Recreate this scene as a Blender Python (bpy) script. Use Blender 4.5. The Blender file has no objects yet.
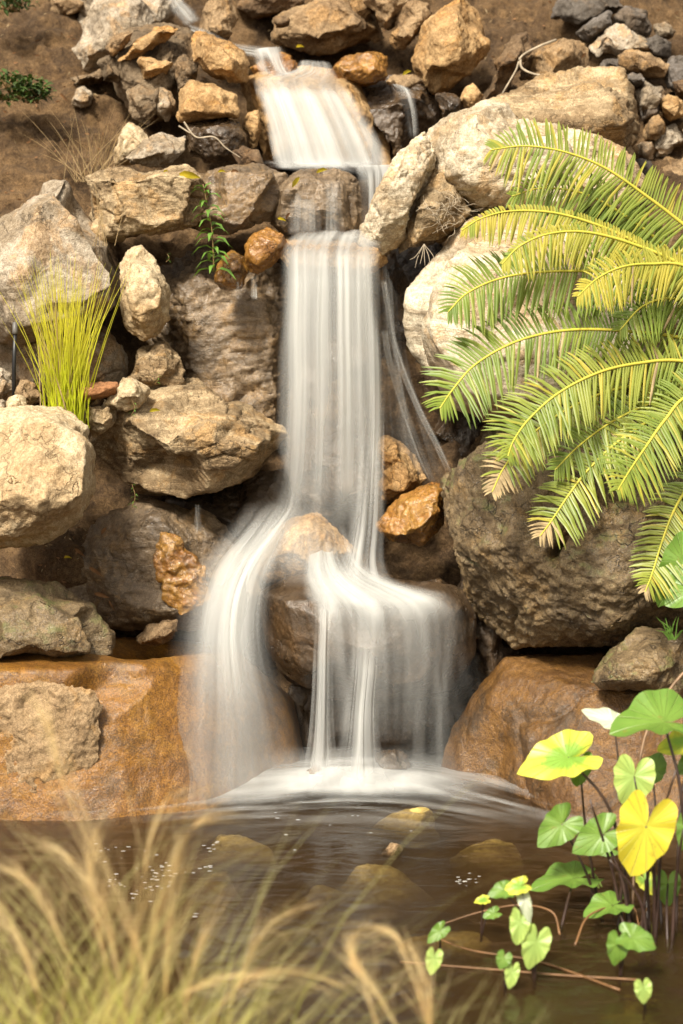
import bpy, bmesh, math, random
import numpy as np
from mathutils import Vector, Matrix

# ------------------------------------------------------------------ camera, world, sun, exposure
S = bpy.context.scene
COL = S.collection
R = math.radians
PITCH = R(8.35); CAMY = -8.0; CAMZ = 2.15; FPX = 2240.0
cam_d = bpy.data.cameras.new('camera'); cam = bpy.data.objects.new('camera', cam_d); COL.objects.link(cam)
cam.location = (0, CAMY, CAMZ); cam.rotation_euler = (R(90) - PITCH, 0, 0)
cam_d.sensor_fit = 'VERTICAL'; cam_d.sensor_height = 36; cam_d.sensor_width = 24
cam_d.lens = 36 * FPX / 1024; cam_d.clip_end = 500; cam_d.clip_start = .05
cam_d.dof.use_dof = True; cam_d.dof.focus_distance = 7.95; cam_d.dof.aperture_fstop = 2.4
S.camera = cam
SUN_EL, SUN_AZ = R(46), R(-24)       # azimuth measured from behind the camera, negative = from the left
w = bpy.data.worlds.new('World'); S.world = w; w.use_nodes = True
nt = w.node_tree; nt.nodes.clear()
sky = nt.nodes.new('ShaderNodeTexSky'); sky.sky_type = 'NISHITA'; sky.sun_disc = False
sky.sun_elevation = SUN_EL; sky.sun_rotation = math.pi + SUN_AZ * -1.0
sky.dust_density = 4.0; sky.air_density = 1.0
hs = nt.nodes.new('ShaderNodeHueSaturation'); hs.inputs['Saturation'].default_value = .25
tint = nt.nodes.new('ShaderNodeMix'); tint.data_type = 'RGBA'; tint.blend_type = 'MULTIPLY'
tint.inputs[0].default_value = 1; tint.inputs[7].default_value = (1.0, .94, .83, 1)
bg = nt.nodes.new('ShaderNodeBackground'); bg.inputs[1].default_value = .095
wo = nt.nodes.new('ShaderNodeOutputWorld')
nt.links.new(sky.outputs[0], hs.inputs['Color']); nt.links.new(hs.outputs[0], tint.inputs[6])
nt.links.new(tint.outputs[2], bg.inputs[0]); nt.links.new(bg.outputs[0], wo.inputs[0])
sl = bpy.data.lights.new('sun', 'SUN'); sl.energy = 3.4; sl.angle = R(10); sl.color = (1, .93, .80)
so = bpy.data.objects.new('sun', sl); COL.objects.link(so)
sd = Vector((math.sin(SUN_AZ) * math.cos(SUN_EL), -math.cos(SUN_AZ) * math.cos(SUN_EL), math.sin(SUN_EL)))
so.rotation_euler = sd.to_track_quat('Z', 'Y').to_euler(); so.location = sd * 20
S.view_settings.view_transform = 'Standard'; S.view_settings.look = 'None'
S.view_settings.exposure = 1.15; S.view_settings.gamma = 1
S.render.engine = 'CYCLES'
cy = S.cycles
cy.use_denoising = True
try: cy.denoiser = 'OPENIMAGEDENOISE'
except Exception: pass
cy.max_bounces = 6; cy.diffuse_bounces = 3; cy.glossy_bounces = 3; cy.transmission_bounces = 3
cy.transparent_max_bounces = 24; cy.caustics_reflective = False; cy.caustics_refractive = False

# ------------------------------------------------------------------ helpers
SP, CP = math.sin(PITCH), math.cos(PITCH)
def P(px, py, Y):
    """world point at depth Y that the photograph shows at (px, py)"""
    dx = (px - 341.5) / FPX; dy = -(py - 512) / FPX
    d = Vector((dx, CP + dy * SP, -SP + dy * CP))
    t = (Y - CAMY) / d.y
    return Vector((0, CAMY, CAMZ)) + d * t
def water_Y(py, z=0.0):
    dy = -(py - 512) / FPX
    t = (z - CAMZ) / (-SP + dy * CP)
    return CAMY + t * (CP + dy * SP)
def W(px, py, z=0.0):
    return P(px, py, water_Y(py, z))

_rs = np.random.RandomState(7)
_T = _rs.rand(64, 64, 64).astype(np.float32) * 2 - 1
def vnoise(p):
    i = np.floor(p).astype(np.int64); f = p - i; f = f * f * f * (f * (f * 6 - 15) + 10)
    i0 = i & 63; i1 = (i + 1) & 63
    x0, y0, z0 = i0.T; x1, y1, z1 = i1.T; fx, fy, fz = f.T
    a = _T[x0, y0, z0] * (1 - fx) + _T[x1, y0, z0] * fx
    b = _T[x0, y1, z0] * (1 - fx) + _T[x1, y1, z0] * fx
    c = _T[x0, y0, z1] * (1 - fx) + _T[x1, y0, z1] * fx
    d = _T[x0, y1, z1] * (1 - fx) + _T[x1, y1, z1] * fx
    return (a * (1 - fy) + b * fy) * (1 - fz) + (c * (1 - fy) + d * fy) * fz
def fbm(p, sc, octv=4, gain=.5, off=0.0):
    v = 0; a = 1; q = p * sc + off
    for k in range(octv):
        v = v + a * vnoise(q); q = q * 2.03 + 17.3; a *= gain
    return v
def sstep(a, b, x):
    t = np.clip((x - a) / (b - a), 0, 1); return t * t * (3 - 2 * t)

def props(o, label=None, cat=None, group=None, kind=None):
    if label: o['label'] = label
    if cat: o['category'] = cat
    if group: o['group'] = group
    if kind: o['kind'] = kind
    return o
def mesh_obj(name, verts, faces, mat, parent=None, smooth=True, origin=None):
    me = bpy.data.meshes.new(name)
    v = np.asarray([tuple(x) for x in verts], dtype=float) if not isinstance(verts, np.ndarray) else verts
    if origin is not None: v = v - np.array(origin)
    me.from_pydata(v.tolist(), [], faces)
    if smooth: me.polygons.foreach_set('use_smooth', [True] * len(me.polygons))
    if isinstance(mat, (list, tuple)):
        for m in mat: me.materials.append(m)
    elif mat: me.materials.append(mat)
    me.update()
    o = bpy.data.objects.new(name, me); COL.objects.link(o)
    if origin is not None: o.location = origin
    if parent:
        o.parent = parent
        if origin is not None: o.location = Vector(origin) - parent.location
    return o
def empty(name, loc, **kw):
    o = bpy.data.objects.new(name, None); COL.objects.link(o); o.location = loc; o.empty_display_size = .05
    return props(o, **kw)

class MB:
    """collects tubes and ribbons in world space"""
    def __init__(s): s.v = []; s.f = []; s.uv = []; s.m = []
    def tube(s, pts, r0, r1=None, n=6, m=0):
        pts = [Vector(p) for p in pts]; r1 = r0 if r1 is None else r1
        b = len(s.v); up = Vector((.13, .2, .97)).normalized()
        for i, p in enumerate(pts):
            t = (pts[min(i + 1, len(pts) - 1)] - pts[max(i - 1, 0)]).normalized()
            if abs(t.dot(up)) > .95: up = Vector((1, .1, 0)).normalized()
            a = t.cross(up).normalized(); c = t.cross(a)
            r = r0 + (r1 - r0) * i / max(1, len(pts) - 1)
            for k in range(n):
                q = 2 * math.pi * k / n
                s.v.append(p + (a * math.cos(q) + c * math.sin(q)) * r); s.uv.append((k / n, i / len(pts)))
        for i in range(len(pts) - 1):
            for k in range(n):
                s.f.append((b + i * n + k, b + i * n + (k + 1) % n, b + (i + 1) * n + (k + 1) % n, b + (i + 1) * n + k)); s.m.append(m)
        s.f.append(tuple(b + k for k in range(n))[::-1]); s.m.append(m)
        e = b + (len(pts) - 1) * n; s.f.append(tuple(e + k for k in range(n))); s.m.append(m)
    def ribbon(s, pts, widths, side, m=0, fold=0.0):
        """flat or V folded strip along pts; side = sideways vector"""
        b = len(s.v); n = len(pts)
        for i, p in enumerate(pts):
            p = Vector(p); w_ = widths[i] * .5
            t = (Vector(pts[min(i + 1, n - 1)]) - Vector(pts[max(i - 1, 0)])).normalized()
            sv = side - t * side.dot(t); sv = sv.normalized() if sv.length > 1e-6 else Vector((1, 0, 0))
            nn = t.cross(sv)
            s.v += [p - sv * w_ + nn * fold * w_, p, p + sv * w_ + nn * fold * w_]
            s.uv += [(0, i / (n - 1)), (.5, i / (n - 1)), (1, i / (n - 1))]
        for i in range(n - 1):
            for k in (0, 1):
                a = b + i * 3 + k; s.f.append((a, a + 1, a + 4, a + 3)); s.m.append(m)
    def build(s, name, mats, parent=None, origin=None, smooth=True):
        if origin is None: origin = parent.location if parent else (0, 0, 0)
        o = mesh_obj(name, s.v, s.f, mats, parent, smooth, tuple(origin))
        me = o.data
        uvl = me.uv_layers.new(name='UVMap')
        li = np.empty(len(me.loops), dtype=np.int32); me.loops.foreach_get('vertex_index', li)
        uvl.data.foreach_set('uv', np.array(s.uv, dtype=np.float32)[li].ravel())
        me.polygons.foreach_set('material_index', s.m)
        return o

# ------------------------------------------------------------------ materials
def newmat(name):
    m = bpy.data.materials.new(name); m.use_nodes = True; t = m.node_tree; t.nodes.clear()
    out = t.nodes.new('ShaderNodeOutputMaterial')
    return m, t, out
class G:
    def __init__(s, t): s.t = t
    def n(s, ty, **kw):
        x = s.t.nodes.new('ShaderNode' + ty)
        for k, v in kw.items(): setattr(x, k, v)
        return x
    def l(s, a, b): s.t.links.new(a, b)
    def noise(s, vec, scale, detail=5, rough=.55, dist=0):
        x = s.n('TexNoise'); x.inputs['Scale'].default_value = scale; x.inputs['Detail'].default_value = detail
        x.inputs['Roughness'].default_value = rough; x.inputs['Distortion'].default_value = dist
        s.l(vec, x.inputs['Vector']); return x.outputs['Fac']
    def ramp(s, fac, a, b, va=0.0, vb=1.0):
        x = s.n('MapRange'); x.interpolation_type = 'SMOOTHSTEP'
        for i, v in enumerate((a, b, va, vb)): x.inputs[i + 1].default_value = v
        s.l(fac, x.inputs[0]); return x.outputs[0]
    def mix(s, fac, a, b, mode='MIX'):
        x = s.n('Mix', data_type='RGBA', blend_type=mode)
        for sock, v in ((x.inputs[0], fac), (x.inputs[6], a), (x.inputs[7], b)):
            if hasattr(v, 'links') or hasattr(v, 'is_linked'): s.l(v, sock)
            elif isinstance(v, (int, float)): sock.default_value = v
            else: sock.default_value = (*v, 1)
        return x.outputs[2]
    def math(s, op, a, b=0.0, c=0.0):
        x = s.n('Math', operation=op)
        for i, v in enumerate((a, b, c)):
            if hasattr(v, 'is_linked'): s.l(v, x.inputs[i])
            else: x.inputs[i].default_value = v
        return x.outputs[0]

def rock_mat(name, c1, c2, acc, acc_amt=.4, dark=(.05, .035, .022), dark_amt=.35, strata=0.0, sdir=(0, 0, 1),
             rough=.8, wet=0.0, bump=1.0, speck=.5, sc=1.0, moss=0.0, crk_amt=.55):
    m, t, out = newmat(name); g = G(t)
    tc = g.n('TexCoord'); oi = g.n('ObjectInfo')
    off = g.n('VectorMath', operation='SCALE'); cx = g.n('CombineXYZ')
    g.l(oi.outputs['Random'], cx.inputs[0]); g.l(g.math('MULTIPLY', oi.outputs['Random'], 7.3), cx.inputs[1]); g.l(g.math('MULTIPLY', oi.outputs['Random'], 3.1), cx.inputs[2])
    g.l(cx.outputs[0], off.inputs[0]); off.inputs['Scale'].default_value = 20
    ad = g.n('VectorMath', operation='ADD'); g.l(tc.outputs['Object'], ad.inputs[0]); g.l(off.outputs[0], ad.inputs[1])
    V = ad.outputs[0]
    big = g.noise(V, 3.2 * sc, 4, .6, .6)
    mid = g.noise(V, 11 * sc, 6, .65, .8)
    fine = g.noise(V, 55, 5, .7)
    grit = g.noise(V, 190, 3, .7)
    col = g.mix(g.ramp(big, .43, .58), c1, c2)
    col = g.mix(g.ramp(g.math('ADD', g.math('MULTIPLY', mid, .5), g.math('MULTIPLY', g.noise(V, 2.6 * sc, 5, .65, 1.2), .5)), .50, .58, 0, acc_amt), col, acc)
    # light mineral patches
    lm = g.ramp(g.noise(V, 7 * sc, 7, .7, 1.5), .58, .72, 0, .45)
    col = g.mix(lm, col, tuple(min(.75, c * 1.35 + .03) for c in c1))
    # dark stains
    ds = g.ramp(g.noise(V, 4.2 * sc, 8, .74, .5), .49, .62, 0, dark_amt)
    col = g.mix(ds, col, dark)
    # speckle
    sp = g.ramp(grit, .49, .60, 0, speck)
    col = g.mix(sp, col, tuple(c * .38 for c in c2))
    sp2 = g.ramp(grit, .47, .33, 0, speck * .6)
    col = g.mix(sp2, col, tuple(min(.8, c * 1.45 + .02) for c in c1))
    col = g.mix(g.ramp(fine, .36, .62, .0, .7), col, g.mix(1, col, (.55, .50, .44), 'MULTIPLY'))
    # fine cracks
    vo = g.n('TexVoronoi', feature='DISTANCE_TO_EDGE'); vo.inputs['Scale'].default_value = 5.5 * sc
    dv = g.n('VectorMath', operation='ADD'); nz = g.n('TexNoise'); nz.inputs['Scale'].default_value = 6; nz.inputs['Detail'].default_value = 5
    g.l(V, nz.inputs['Vector']); sc2 = g.n('VectorMath', operation='SCALE'); sc2.inputs['Scale'].default_value = .5
    g.l(nz.outputs['Color'], sc2.inputs[0]); g.l(V, dv.inputs[0]); g.l(sc2.outputs[0], dv.inputs[1]); g.l(dv.outputs[0], vo.inputs['Vector'])
    crk = g.math('MULTIPLY', g.ramp(vo.outputs['Distance'], .0, .022, 1, 0), g.ramp(big, .42, .6))
    col = g.mix(g.math('MULTIPLY', crk, crk_amt), col, dark)
    if strata > 0:
        mp = g.n('Mapping'); a = Vector(sdir).normalized()
        mp.inputs['Rotation'].default_value = a.rotation_difference(Vector((0, 0, 1))).to_euler()
        mp.inputs['Scale'].default_value = (4, 4, 24)
        g.l(V, mp.inputs['Vector']); st = g.noise(mp.outputs[0], 1.0, 6, .65, .9)
        col = g.mix(g.ramp(st, .48, .64, 0, strata * .6), col, g.mix(.5, dark, c2))
        col = g.mix(g.ramp(st, .46, .34, 0, strata * .35), col, tuple(min(.8, c * 1.3 + .03) for c in c1))
    if moss > 0:
        geo = g.n('NewGeometry'); sx = g.n('SeparateXYZ'); g.l(geo.outputs['Normal'], sx.inputs[0])
        mk = g.math('MULTIPLY', g.ramp(sx.outputs[2], -.1, .6), g.ramp(g.noise(V, 9, 6, .7), .5, .62, 0, moss))
        col = g.mix(mk, col, (.10, .13, .025))
    h = g.math('ADD', g.math('MULTIPLY', mid, .55), g.math('MULTIPLY', fine, .28))
    h = g.math('ADD', h, g.math('MULTIPLY', grit, .11))
    h = g.math('SUBTRACT', h, g.math('MULTIPLY', crk, .6 * crk_amt))
    if strata > 0: h = g.math('ADD', h, g.math('MULTIPLY', st, .7 * strata))
    bp = g.n('Bump'); bp.inputs['Strength'].default_value = .75 * bump; bp.inputs['Distance'].default_value = .03
    g.l(h, bp.inputs['Height'])
    b = g.n('BsdfPrincipled'); g.l(col, b.inputs['Base Color']); g.l(bp.outputs[0], b.inputs['Normal'])
    if wet > 0:
        wm = g.ramp(g.noise(V, 5, 4, .6), .35, .6, .3, 1)
        g.l(g.math('MULTIPLY_ADD', wm, -(rough - .22) * wet, rough), b.inputs['Roughness'])
        b.inputs['Coat Weight'].default_value = .6 * wet; b.inputs['Coat Roughness'].default_value = .12
        bp2 = g.n('Bump'); bp2.inputs['Strength'].default_value = .5; bp2.inputs['Distance'].default_value = .02
        g.l(g.math('ADD', mid, g.math('MULTIPLY', fine, .5)), bp2.inputs['Height']); g.l(bp2.outputs[0], b.inputs['Coat Normal'])
    else:
        b.inputs['Roughness'].default_value = rough; b.inputs['Specular IOR Level'].default_value = .3
    g.l(b.outputs[0], out.inputs[0]); return m

M = {}
M['pale']  = rock_mat('pale_granite', (.60, .50, .36), (.46, .35, .22), (.52, .33, .15), .6, dark=(.17, .12, .075), dark_amt=.45, speck=.35)
M['cream'] = rock_mat('cream_boulder_stone', (.58, .47, .31), (.48, .35, .20), (.48, .31, .15), .5, dark=(.22, .15, .08), dark_amt=.3, speck=.4)
M['grey']  = rock_mat('grey_boulder_stone', (.44, .375, .29), (.27, .21, .14), (.46, .29, .14), .65, dark=(.11, .085, .06), dark_amt=.55, speck=.45)
M['slate'] = rock_mat('slate_rubble', (.165, .145, .13), (.10, .085, .07), (.20, .13, .07), .4, dark_amt=.5, speck=.35)
M['tan']   = rock_mat('tan_rock', (.34, .235, .13), (.24, .155, .08), (.37, .21, .075), .6, dark=(.08, .05, .028), dark_amt=.5, speck=.5)
M['ochre'] = rock_mat('ochre_rock', (.47, .31, .15), (.37, .22, .09), (.43, .22, .06), .65, dark=(.12, .07, .03), dark_amt=.4, speck=.5)
M['brown'] = rock_mat('brown_rock', (.19, .125, .068), (.13, .08, .043), (.23, .12, .04), .5, dark=(.035, .023, .013), dark_amt=.55)
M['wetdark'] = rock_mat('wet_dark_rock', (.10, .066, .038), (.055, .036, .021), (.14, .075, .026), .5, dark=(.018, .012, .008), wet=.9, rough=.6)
M['wetorange'] = rock_mat('wet_orange_rock', (.36, .17, .032), (.24, .10, .02), (.38, .22, .04), .5, dark=(.06, .03, .01), dark_amt=.65, wet=1, rough=.6)
M['layer'] = rock_mat('layered_gneiss', (.46, .35, .21), (.25, .17, .09), (.42, .24, .08), .6, dark=(.08, .055, .03), dark_amt=.6, strata=1.0, sdir=(.25, .1, 1))
M['layerp'] = rock_mat('pale_layered_gneiss', (.66, .57, .43), (.46, .345, .21), (.50, .30, .12), .6, dark=(.14, .10, .06), dark_amt=.5, strata=.8, sdir=(-.45, .2, 1))
M['face'] = rock_mat('damp_rock_face', (.26, .185, .11), (.16, .11, .062), (.33, .19, .06), .5, dark=(.05, .034, .02), dark_amt=.6, strata=.8, sdir=(-.2, 0, 1), wet=.6, rough=.65)
M['round'] = rock_mat('pitted_brown_boulder', (.235, .165, .082), (.15, .10, .046), (.29, .17, .05), .5, dark=(.05, .033, .017), dark_amt=.55, wet=.3, rough=.7, moss=.5, bump=1.5, speck=.6)
M['rust'] = rock_mat('rust_stained_basin_rock', (.235, .102, .009), (.15, .062, .006), (.27, .135, .016), .5, dark=(.10, .055, .016), dark_amt=.7, wet=.3, rough=.62, bump=.6, speck=.7, sc=1.2, crk_amt=0)
M['algae'] = rock_mat('algae_brown_basin_rock', (.18, .085, .016), (.115, .052, .011), (.23, .115, .025), .5, dark=(.05, .03, .013), dark_amt=.8, wet=.35, rough=.65, bump=1.1, speck=.7, sc=1.2, crk_amt=0)
M['sub'] = rock_mat('silty_submerged_stone', (.62, .47, .14), (.55, .40, .11), (.6, .45, .14), .2, dark_amt=.1, speck=.1, crk_amt=0)
M['mortar'] = rock_mat('mortar_and_gravel', (.27, .20, .125), (.19, .135, .08), (.30, .18, .08), .5, dark_amt=.45, bump=1.6)
M['soil'] = rock_mat('brown_soil', (.165, .10, .046), (.095, .056, .026), (.21, .125, .055), .5, dark=(.03, .018, .01), dark_amt=.6, bump=1.8, rough=.95, sc=1.3, crk_amt=0)
M['brick'] = rock_mat('terracotta', (.40, .19, .085), (.34, .15, .06), (.38, .2, .1), .3, dark_amt=.2, bump=.4)

def simple(name, col, rough=.6, transl=0.0, var=.25, sc=20, col2=None, spec=.4, useuv=False, thin=0.0):
    m, t, out = newmat(name); g = G(t)
    tc = g.n('TexCoord'); f = g.noise(tc.outputs['Object'], sc, 4, .6)
    c2 = col2 or tuple(c * (1 - var * 1.6) for c in col)
    c = g.mix(g.ramp(f, .35, .65), col, c2)
    if useuv:
        sx = g.n('SeparateXYZ'); g.l(tc.outputs['UV'], sx.inputs[0])
        c = g.mix(g.ramp(sx.outputs[1], .15, .95), c, useuv)
    b = g.n('BsdfPrincipled'); g.l(c, b.inputs['Base Color']); b.inputs['Roughness'].default_value = rough
    b.inputs['Specular IOR Level'].default_value = spec
    sh = b.outputs[0]
    if transl:
        tr = g.n('BsdfTranslucent'); g.l(g.mix(1, c, (1.3, 1.25, .7), 'MULTIPLY'), tr.inputs[0])
        mx = g.n('MixShader'); mx.inputs[0].default_value = transl; g.l(sh, mx.inputs[1]); g.l(tr.outputs[0], mx.inputs[2]); sh = mx.outputs[0]
    if thin:
        tp = g.n('BsdfTransparent'); mx = g.n('MixShader'); mx.inputs[0].default_value = thin; g.l(sh, mx.inputs[1]); g.l(tp.outputs[0], mx.inputs[2]); sh = mx.outputs[0]
    g.l(sh, out.inputs[0]); return m
M['frond_green'] = simple('cycad_leaflet_green', (.19, .25, .035), .45, .3, sc=6, col2=(.12, .18, .03), spec=.4)
M['frond_yellow'] = simple('cycad_leaflet_yellow', (.42, .36, .05), .45, .3, sc=6, col2=(.30, .30, .04), spec=.5)
M['frond_mid'] = simple('cycad_leaflet_lime', (.27, .30, .045), .45, .3, sc=6, col2=(.17, .23, .035), spec=.5)
M['frond_dry'] = simple('cycad_dry_tip', (.42, .31, .16), .7, .15)
M['rachis'] = simple('cycad_midrib', (.50, .42, .06), .45, 0, col2=(.42, .40, .05))
M['trunk'] = simple('cycad_trunk_bark', (.12, .08, .045), .9, 0, var=.4, sc=30)
M['grass_green'] = simple('tuft_blade_green', (.56, .62, .03), .5, .45, useuv=(.66, .62, .07), sc=12)
M['grass_dry'] = simple('dry_grass_blade', (.42, .30, .15), .7, .3)
M['weed'] = simple('weed_leaf_green', (.14, .27, .045), .5, .3)
M['weedstem'] = simple('weed_stem_red', (.28, .18, .07), .6)
M['cover'] = simple('ground_cover_green', (.06, .105, .022), .6, .2, var=.4)
M['feather_green'] = simple('feather_grass_green', (.66, .70, .06), .5, .5, useuv=(.78, .72, .34), sc=9, thin=.25)
M['feather_gold'] = simple('feather_grass_plume', (.78, .62, .34), .6, .5, sc=9, col2=(.70, .50, .24), thin=.35)
M['stalk'] = simple('taro_stalk_dark', (.045, .024, .017), .35, 0, spec=.5)
M['stalk_brown'] = simple('taro_runner_brown', (.20, .10, .04), .5)
M['leaf_yel'] = simple('fallen_leaf_yellow', (.62, .50, .03), .6, .2)
M['leaf_brn'] = simple('fallen_leaf_brown', (.24, .12, .05), .7)
M['root'] = simple('bleached_root', (.38, .31, .22), .8)
M['pipe'] = simple('black_poly_pipe', (.018, .018, .019), .35, 0)
M['pipe_cap'] = simple('grey_emitter_cap', (.12, .11, .10), .5, 0)

# ------------------------------------------------------------------ rock builder
def hull_mesh(clusters, voxel, smooth_iter):
    bm = bmesh.new()
    for pts in clusters:
        vs = [bm.verts.new(p) for p in pts]
        r = bmesh.ops.convex_hull(bm, input=vs)
        junk = [e for e in r['geom_interior'] + r['geom_unused'] if isinstance(e, bmesh.types.BMVert)]
        for v_ in set(junk):
            if v_.is_valid: bm.verts.remove(v_)
    me = bpy.data.meshes.new('tmp'); bm.to_mesh(me); bm.free()
    o = bpy.data.objects.new('tmp', me); COL.objects.link(o)
    rm = o.modifiers.new('r', 'REMESH'); rm.mode = 'VOXEL'; rm.voxel_size = voxel
    sm = o.modifiers.new('s', 'SMOOTH'); sm.factor = .5; sm.iterations = smooth_iter
    dg = bpy.context.evaluated_depsgraph_get()
    res = bpy.data.meshes.new_from_object(o.evaluated_get(dg))
    bpy.data.objects.remove(o); bpy.data.meshes.remove(me)
    return res
def relief(me, seed, amp, freq=1.0, chip=.5, strata=0.0, sdir=(0, 0, 1), crack=.5, fine=1.0, size=.5):
    n = len(me.vertices); rs = np.random.RandomState(seed * 7 + 1)
    co = np.empty(n * 3); me.vertices.foreach_get('co', co); co = co.reshape(-1, 3)
    no = np.empty(n * 3, dtype=np.float32); me.vertex_normals.foreach_get('vector', no); no = no.reshape(-1, 3).astype(float)
    off = seed * 3.71; k = freq / max(.12, size)
    # large soft unevenness
    co = co + no * (amp * size * .8 * fbm(co, 1.2 * k, 3, .5, off))[:, None]
    # broken planes: the stone is shaved flat along random planes, big ones first, then local chips
    cen = co.mean(0); q = co - cen; lo0, hi0 = q.min(0), q.max(0)
    for i in range(int(16 * min(1.5, chip))):
        nn = rs.normal(0, .62, 3) + np.array([0, -1.0, .12]); nn /= np.linalg.norm(nn)
        d = q @ nn; S_ = d.max(); h = S_ * (1 - rs.uniform(.02, .10) * min(1, chip))
        q = q - nn * np.maximum(0, d - h)[:, None] * .92
    for i in range(int(60 * chip)):
        j = rs.randint(n)
        if no[j][1] > .25: continue
        nn = no[j] + rs.normal(0, .28, 3); nn /= np.linalg.norm(nn)
        rr_ = size * rs.uniform(.12, .42); dl = rr_ * rs.uniform(.01, .07)
        v = q - q[j]; dist = np.sqrt((v ** 2).sum(1)); d = v @ nn + dl
        near = np.flatnonzero((dist < rr_) & (d > 0))
        q[near] -= nn * (d[near] * sstep(rr_, rr_ * .72, dist[near]) * .9)[:, None]
    lo1, hi1 = q.min(0), q.max(0)          # the stone keeps its full width and height
    q = lo0 + (q - lo1) * (hi0 - lo0) / (hi1 - lo1)
    co = q + cen
    me.vertices.foreach_set('co', co.ravel()); me.update()
    me.vertex_normals.foreach_get('vector', (nf := np.empty(n * 3, dtype=np.float32))); no = nf.reshape(-1, 3)
    d = np.zeros(n)
    if strata:
        a = np.array(Vector(sdir).normalized())
        s_ = co @ a * 17 / max(.35, size) ** .5 + 1.5 * fbm(co, 1.5 * k, 3, .5, off + 4)
        fs = s_ - np.floor(s_)
        d -= strata * .014 * size ** .6 * np.exp(-((fs - .5) / .07) ** 2) * sstep(-.15, .35, fbm(co, 2.2, 2, .5, off))
        lv = np.stack([np.floor(s_) * 1.7, s_ * 0, s_ * 0], 1); d += strata * .009 * size ** .6 * vnoise(lv + off)
    if crack:
        c = fbm(co, 1.1 * k, 4, .45, off + 31)
        d -= crack * .06 * size * np.exp(-(c / .018) ** 2) * sstep(0, .35, vnoise(co * 2.1 * k + off))
    rdg = 1 - np.abs(fbm(co, 9, 3, .55, off + 8))
    d += fine * .0035 * (rdg - .7) + fine * .0048 * fbm(co, 26, 3, .62, off) + fine * .0024 * fbm(co, 80, 2, .6, off)
    co = co + no * d[:, None]
    me.vertices.foreach_set('co', co.ravel()); me.update()
def ring(poly, s=1.0, cx=None, cy=None):
    ax = sum(p[0] for p in poly) / len(poly); ay = sum(p[1] for p in poly) / len(poly)
    return [(ax + (p[0] - ax) * s, ay + (p[1] - ay) * s) for p in poly]
NR = [0]
def rock(poly, Y, dep, mat, label, name='rock', cat='rock', front=None, amp=.045, chip=1.0, strata=0, sdir=(0, 0, 1),
         crack=.5, fine=1.0, freq=1.0, smooth=2, lean=0.25, extra=None, group=None, vox=None, bulge=1.0):
    """poly = silhouette in photo pixels at depth Y; front = ridge points (px,py,towards viewer as share of dep)"""
    NR[0] += 1; seed = NR[0]; rnd = random.Random(seed * 13)
    ay = [p[1] for p in poly]; y0, y1 = min(ay), max(ay)
    pts = []
    for p in poly:
        rel = (p[1] - y0) / max(1, y1 - y0)          # top of the stone leans back
        pts.append(P(p[0], p[1], Y + dep * (lean * (1 - rel) - lean * .2 + rnd.uniform(-.10, .10))))
    if front is None:
        cxs = sum(p[0] for p in poly) / len(poly); cys = sum(p[1] for p in poly) / len(poly)
        n = len(poly); front = []
        for i, p in enumerate(poly):
            q = poly[(i + 1) % n]
            s_ = rnd.uniform(.45, .72); t = rnd.random()
            mx, my = p[0] * (1 - t) + q[0] * t, p[1] * (1 - t) + q[1] * t
            front.append((cxs + (mx - cxs) * s_, cys + (my - cys) * s_, rnd.uniform(.28, .50) * bulge))
    for f in front: pts.append(P(f[0], f[1], Y - dep * f[2]))
    for p in ring(poly, .72): pts.append(P(p[0], p[1] + 4, Y + dep * rnd.uniform(.4, .6)))
    cl = [pts]
    if extra:
        for e in extra: cl.append([P(*p) for p in e])
    A = np.array([tuple(p) for c in cl for p in c]); size = float(np.prod(A.max(0) - A.min(0)) ** (1 / 3))
    mx = float((A.max(0) - A.min(0)).max())
    me = hull_mesh(cl, vox or max(.0055, mx / 85), smooth)
    relief(me, seed, amp, freq, chip, strata, sdir, crack, fine, size)
    o_ = Vector(((A[:, 0].min() + A[:, 0].max()) / 2, (A[:, 1].min() + A[:, 1].max()) / 2, A[:, 2].min()))
    me.transform(Matrix.Translation(-o_)); me.name = name
    me.materials.clear(); me.materials.append(M[mat]); me.polygons.foreach_set('use_smooth', [True] * len(me.polygons))
    o = bpy.data.objects.new(name, me); COL.objects.link(o); o.location = o_
    return props(o, label, cat, group)

# ------------------------------------------------------------------ ground and hillside
def interp(x, xs, ys): return np.interp(x, xs, ys)
def grid_obj(name, U, V, fn, mat, label=None, kind='structure', cat=None):
    uu, vv = np.meshgrid(U, V); co = fn(uu.ravel(), vv.ravel())
    nu, nv = len(U), len(V); i = np.arange(nu * nv).reshape(nv, nu)
    f = np.stack([i[:-1, :-1], i[:-1, 1:], i[1:, 1:], i[1:, :-1]], -1).reshape(-1, 4)
    o = mesh_obj(name, co, f.tolist(), mat); props(o, label, cat, None, kind); return o
_RP = [-900, -300, 0, 60, 120, 165, 200, 250, 350, 450, 520, 600, 650, 780, 1000]
_RY = [6.0, 3.6, 2.35, 2.1, 1.75, 1.5, 1.2, .95, .85, .72, .65, .6, .55, .45, .4]
def hill_fn(px, py):
    Y = interp(py, _RP, _RY)
    left = sstep(200, 60, px)
    Y = Y - left * .18 * np.exp(-((py - 130) / 90) ** 2)
    Y = Y - .42 * np.exp(-((px - 75) / 75) ** 2 - ((py - 565) / 50) ** 2)      # soil shelf between the left boulders
    far = np.maximum(0, np.abs(px - 341) - 420) / 400.0
    Y = Y - far * .9                                                          # the slope wraps forward at the sides
    dx = (px - 341.5) / FPX; dy = -(py - 512) / FPX
    t = (Y - CAMY) / (CP + dy * SP)
    co = np.stack([dx * t, Y, CAMZ + t * (-SP + dy * CP)], 1)
    d = .06 * fbm(co, 2.5, 4, .55) + .026 * fbm(co, 14, 3, .6) + .011 * fbm(co, 42, 2, .6)
    co[:, 1] -= d; co[:, 2] += d * .5
    return co
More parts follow.
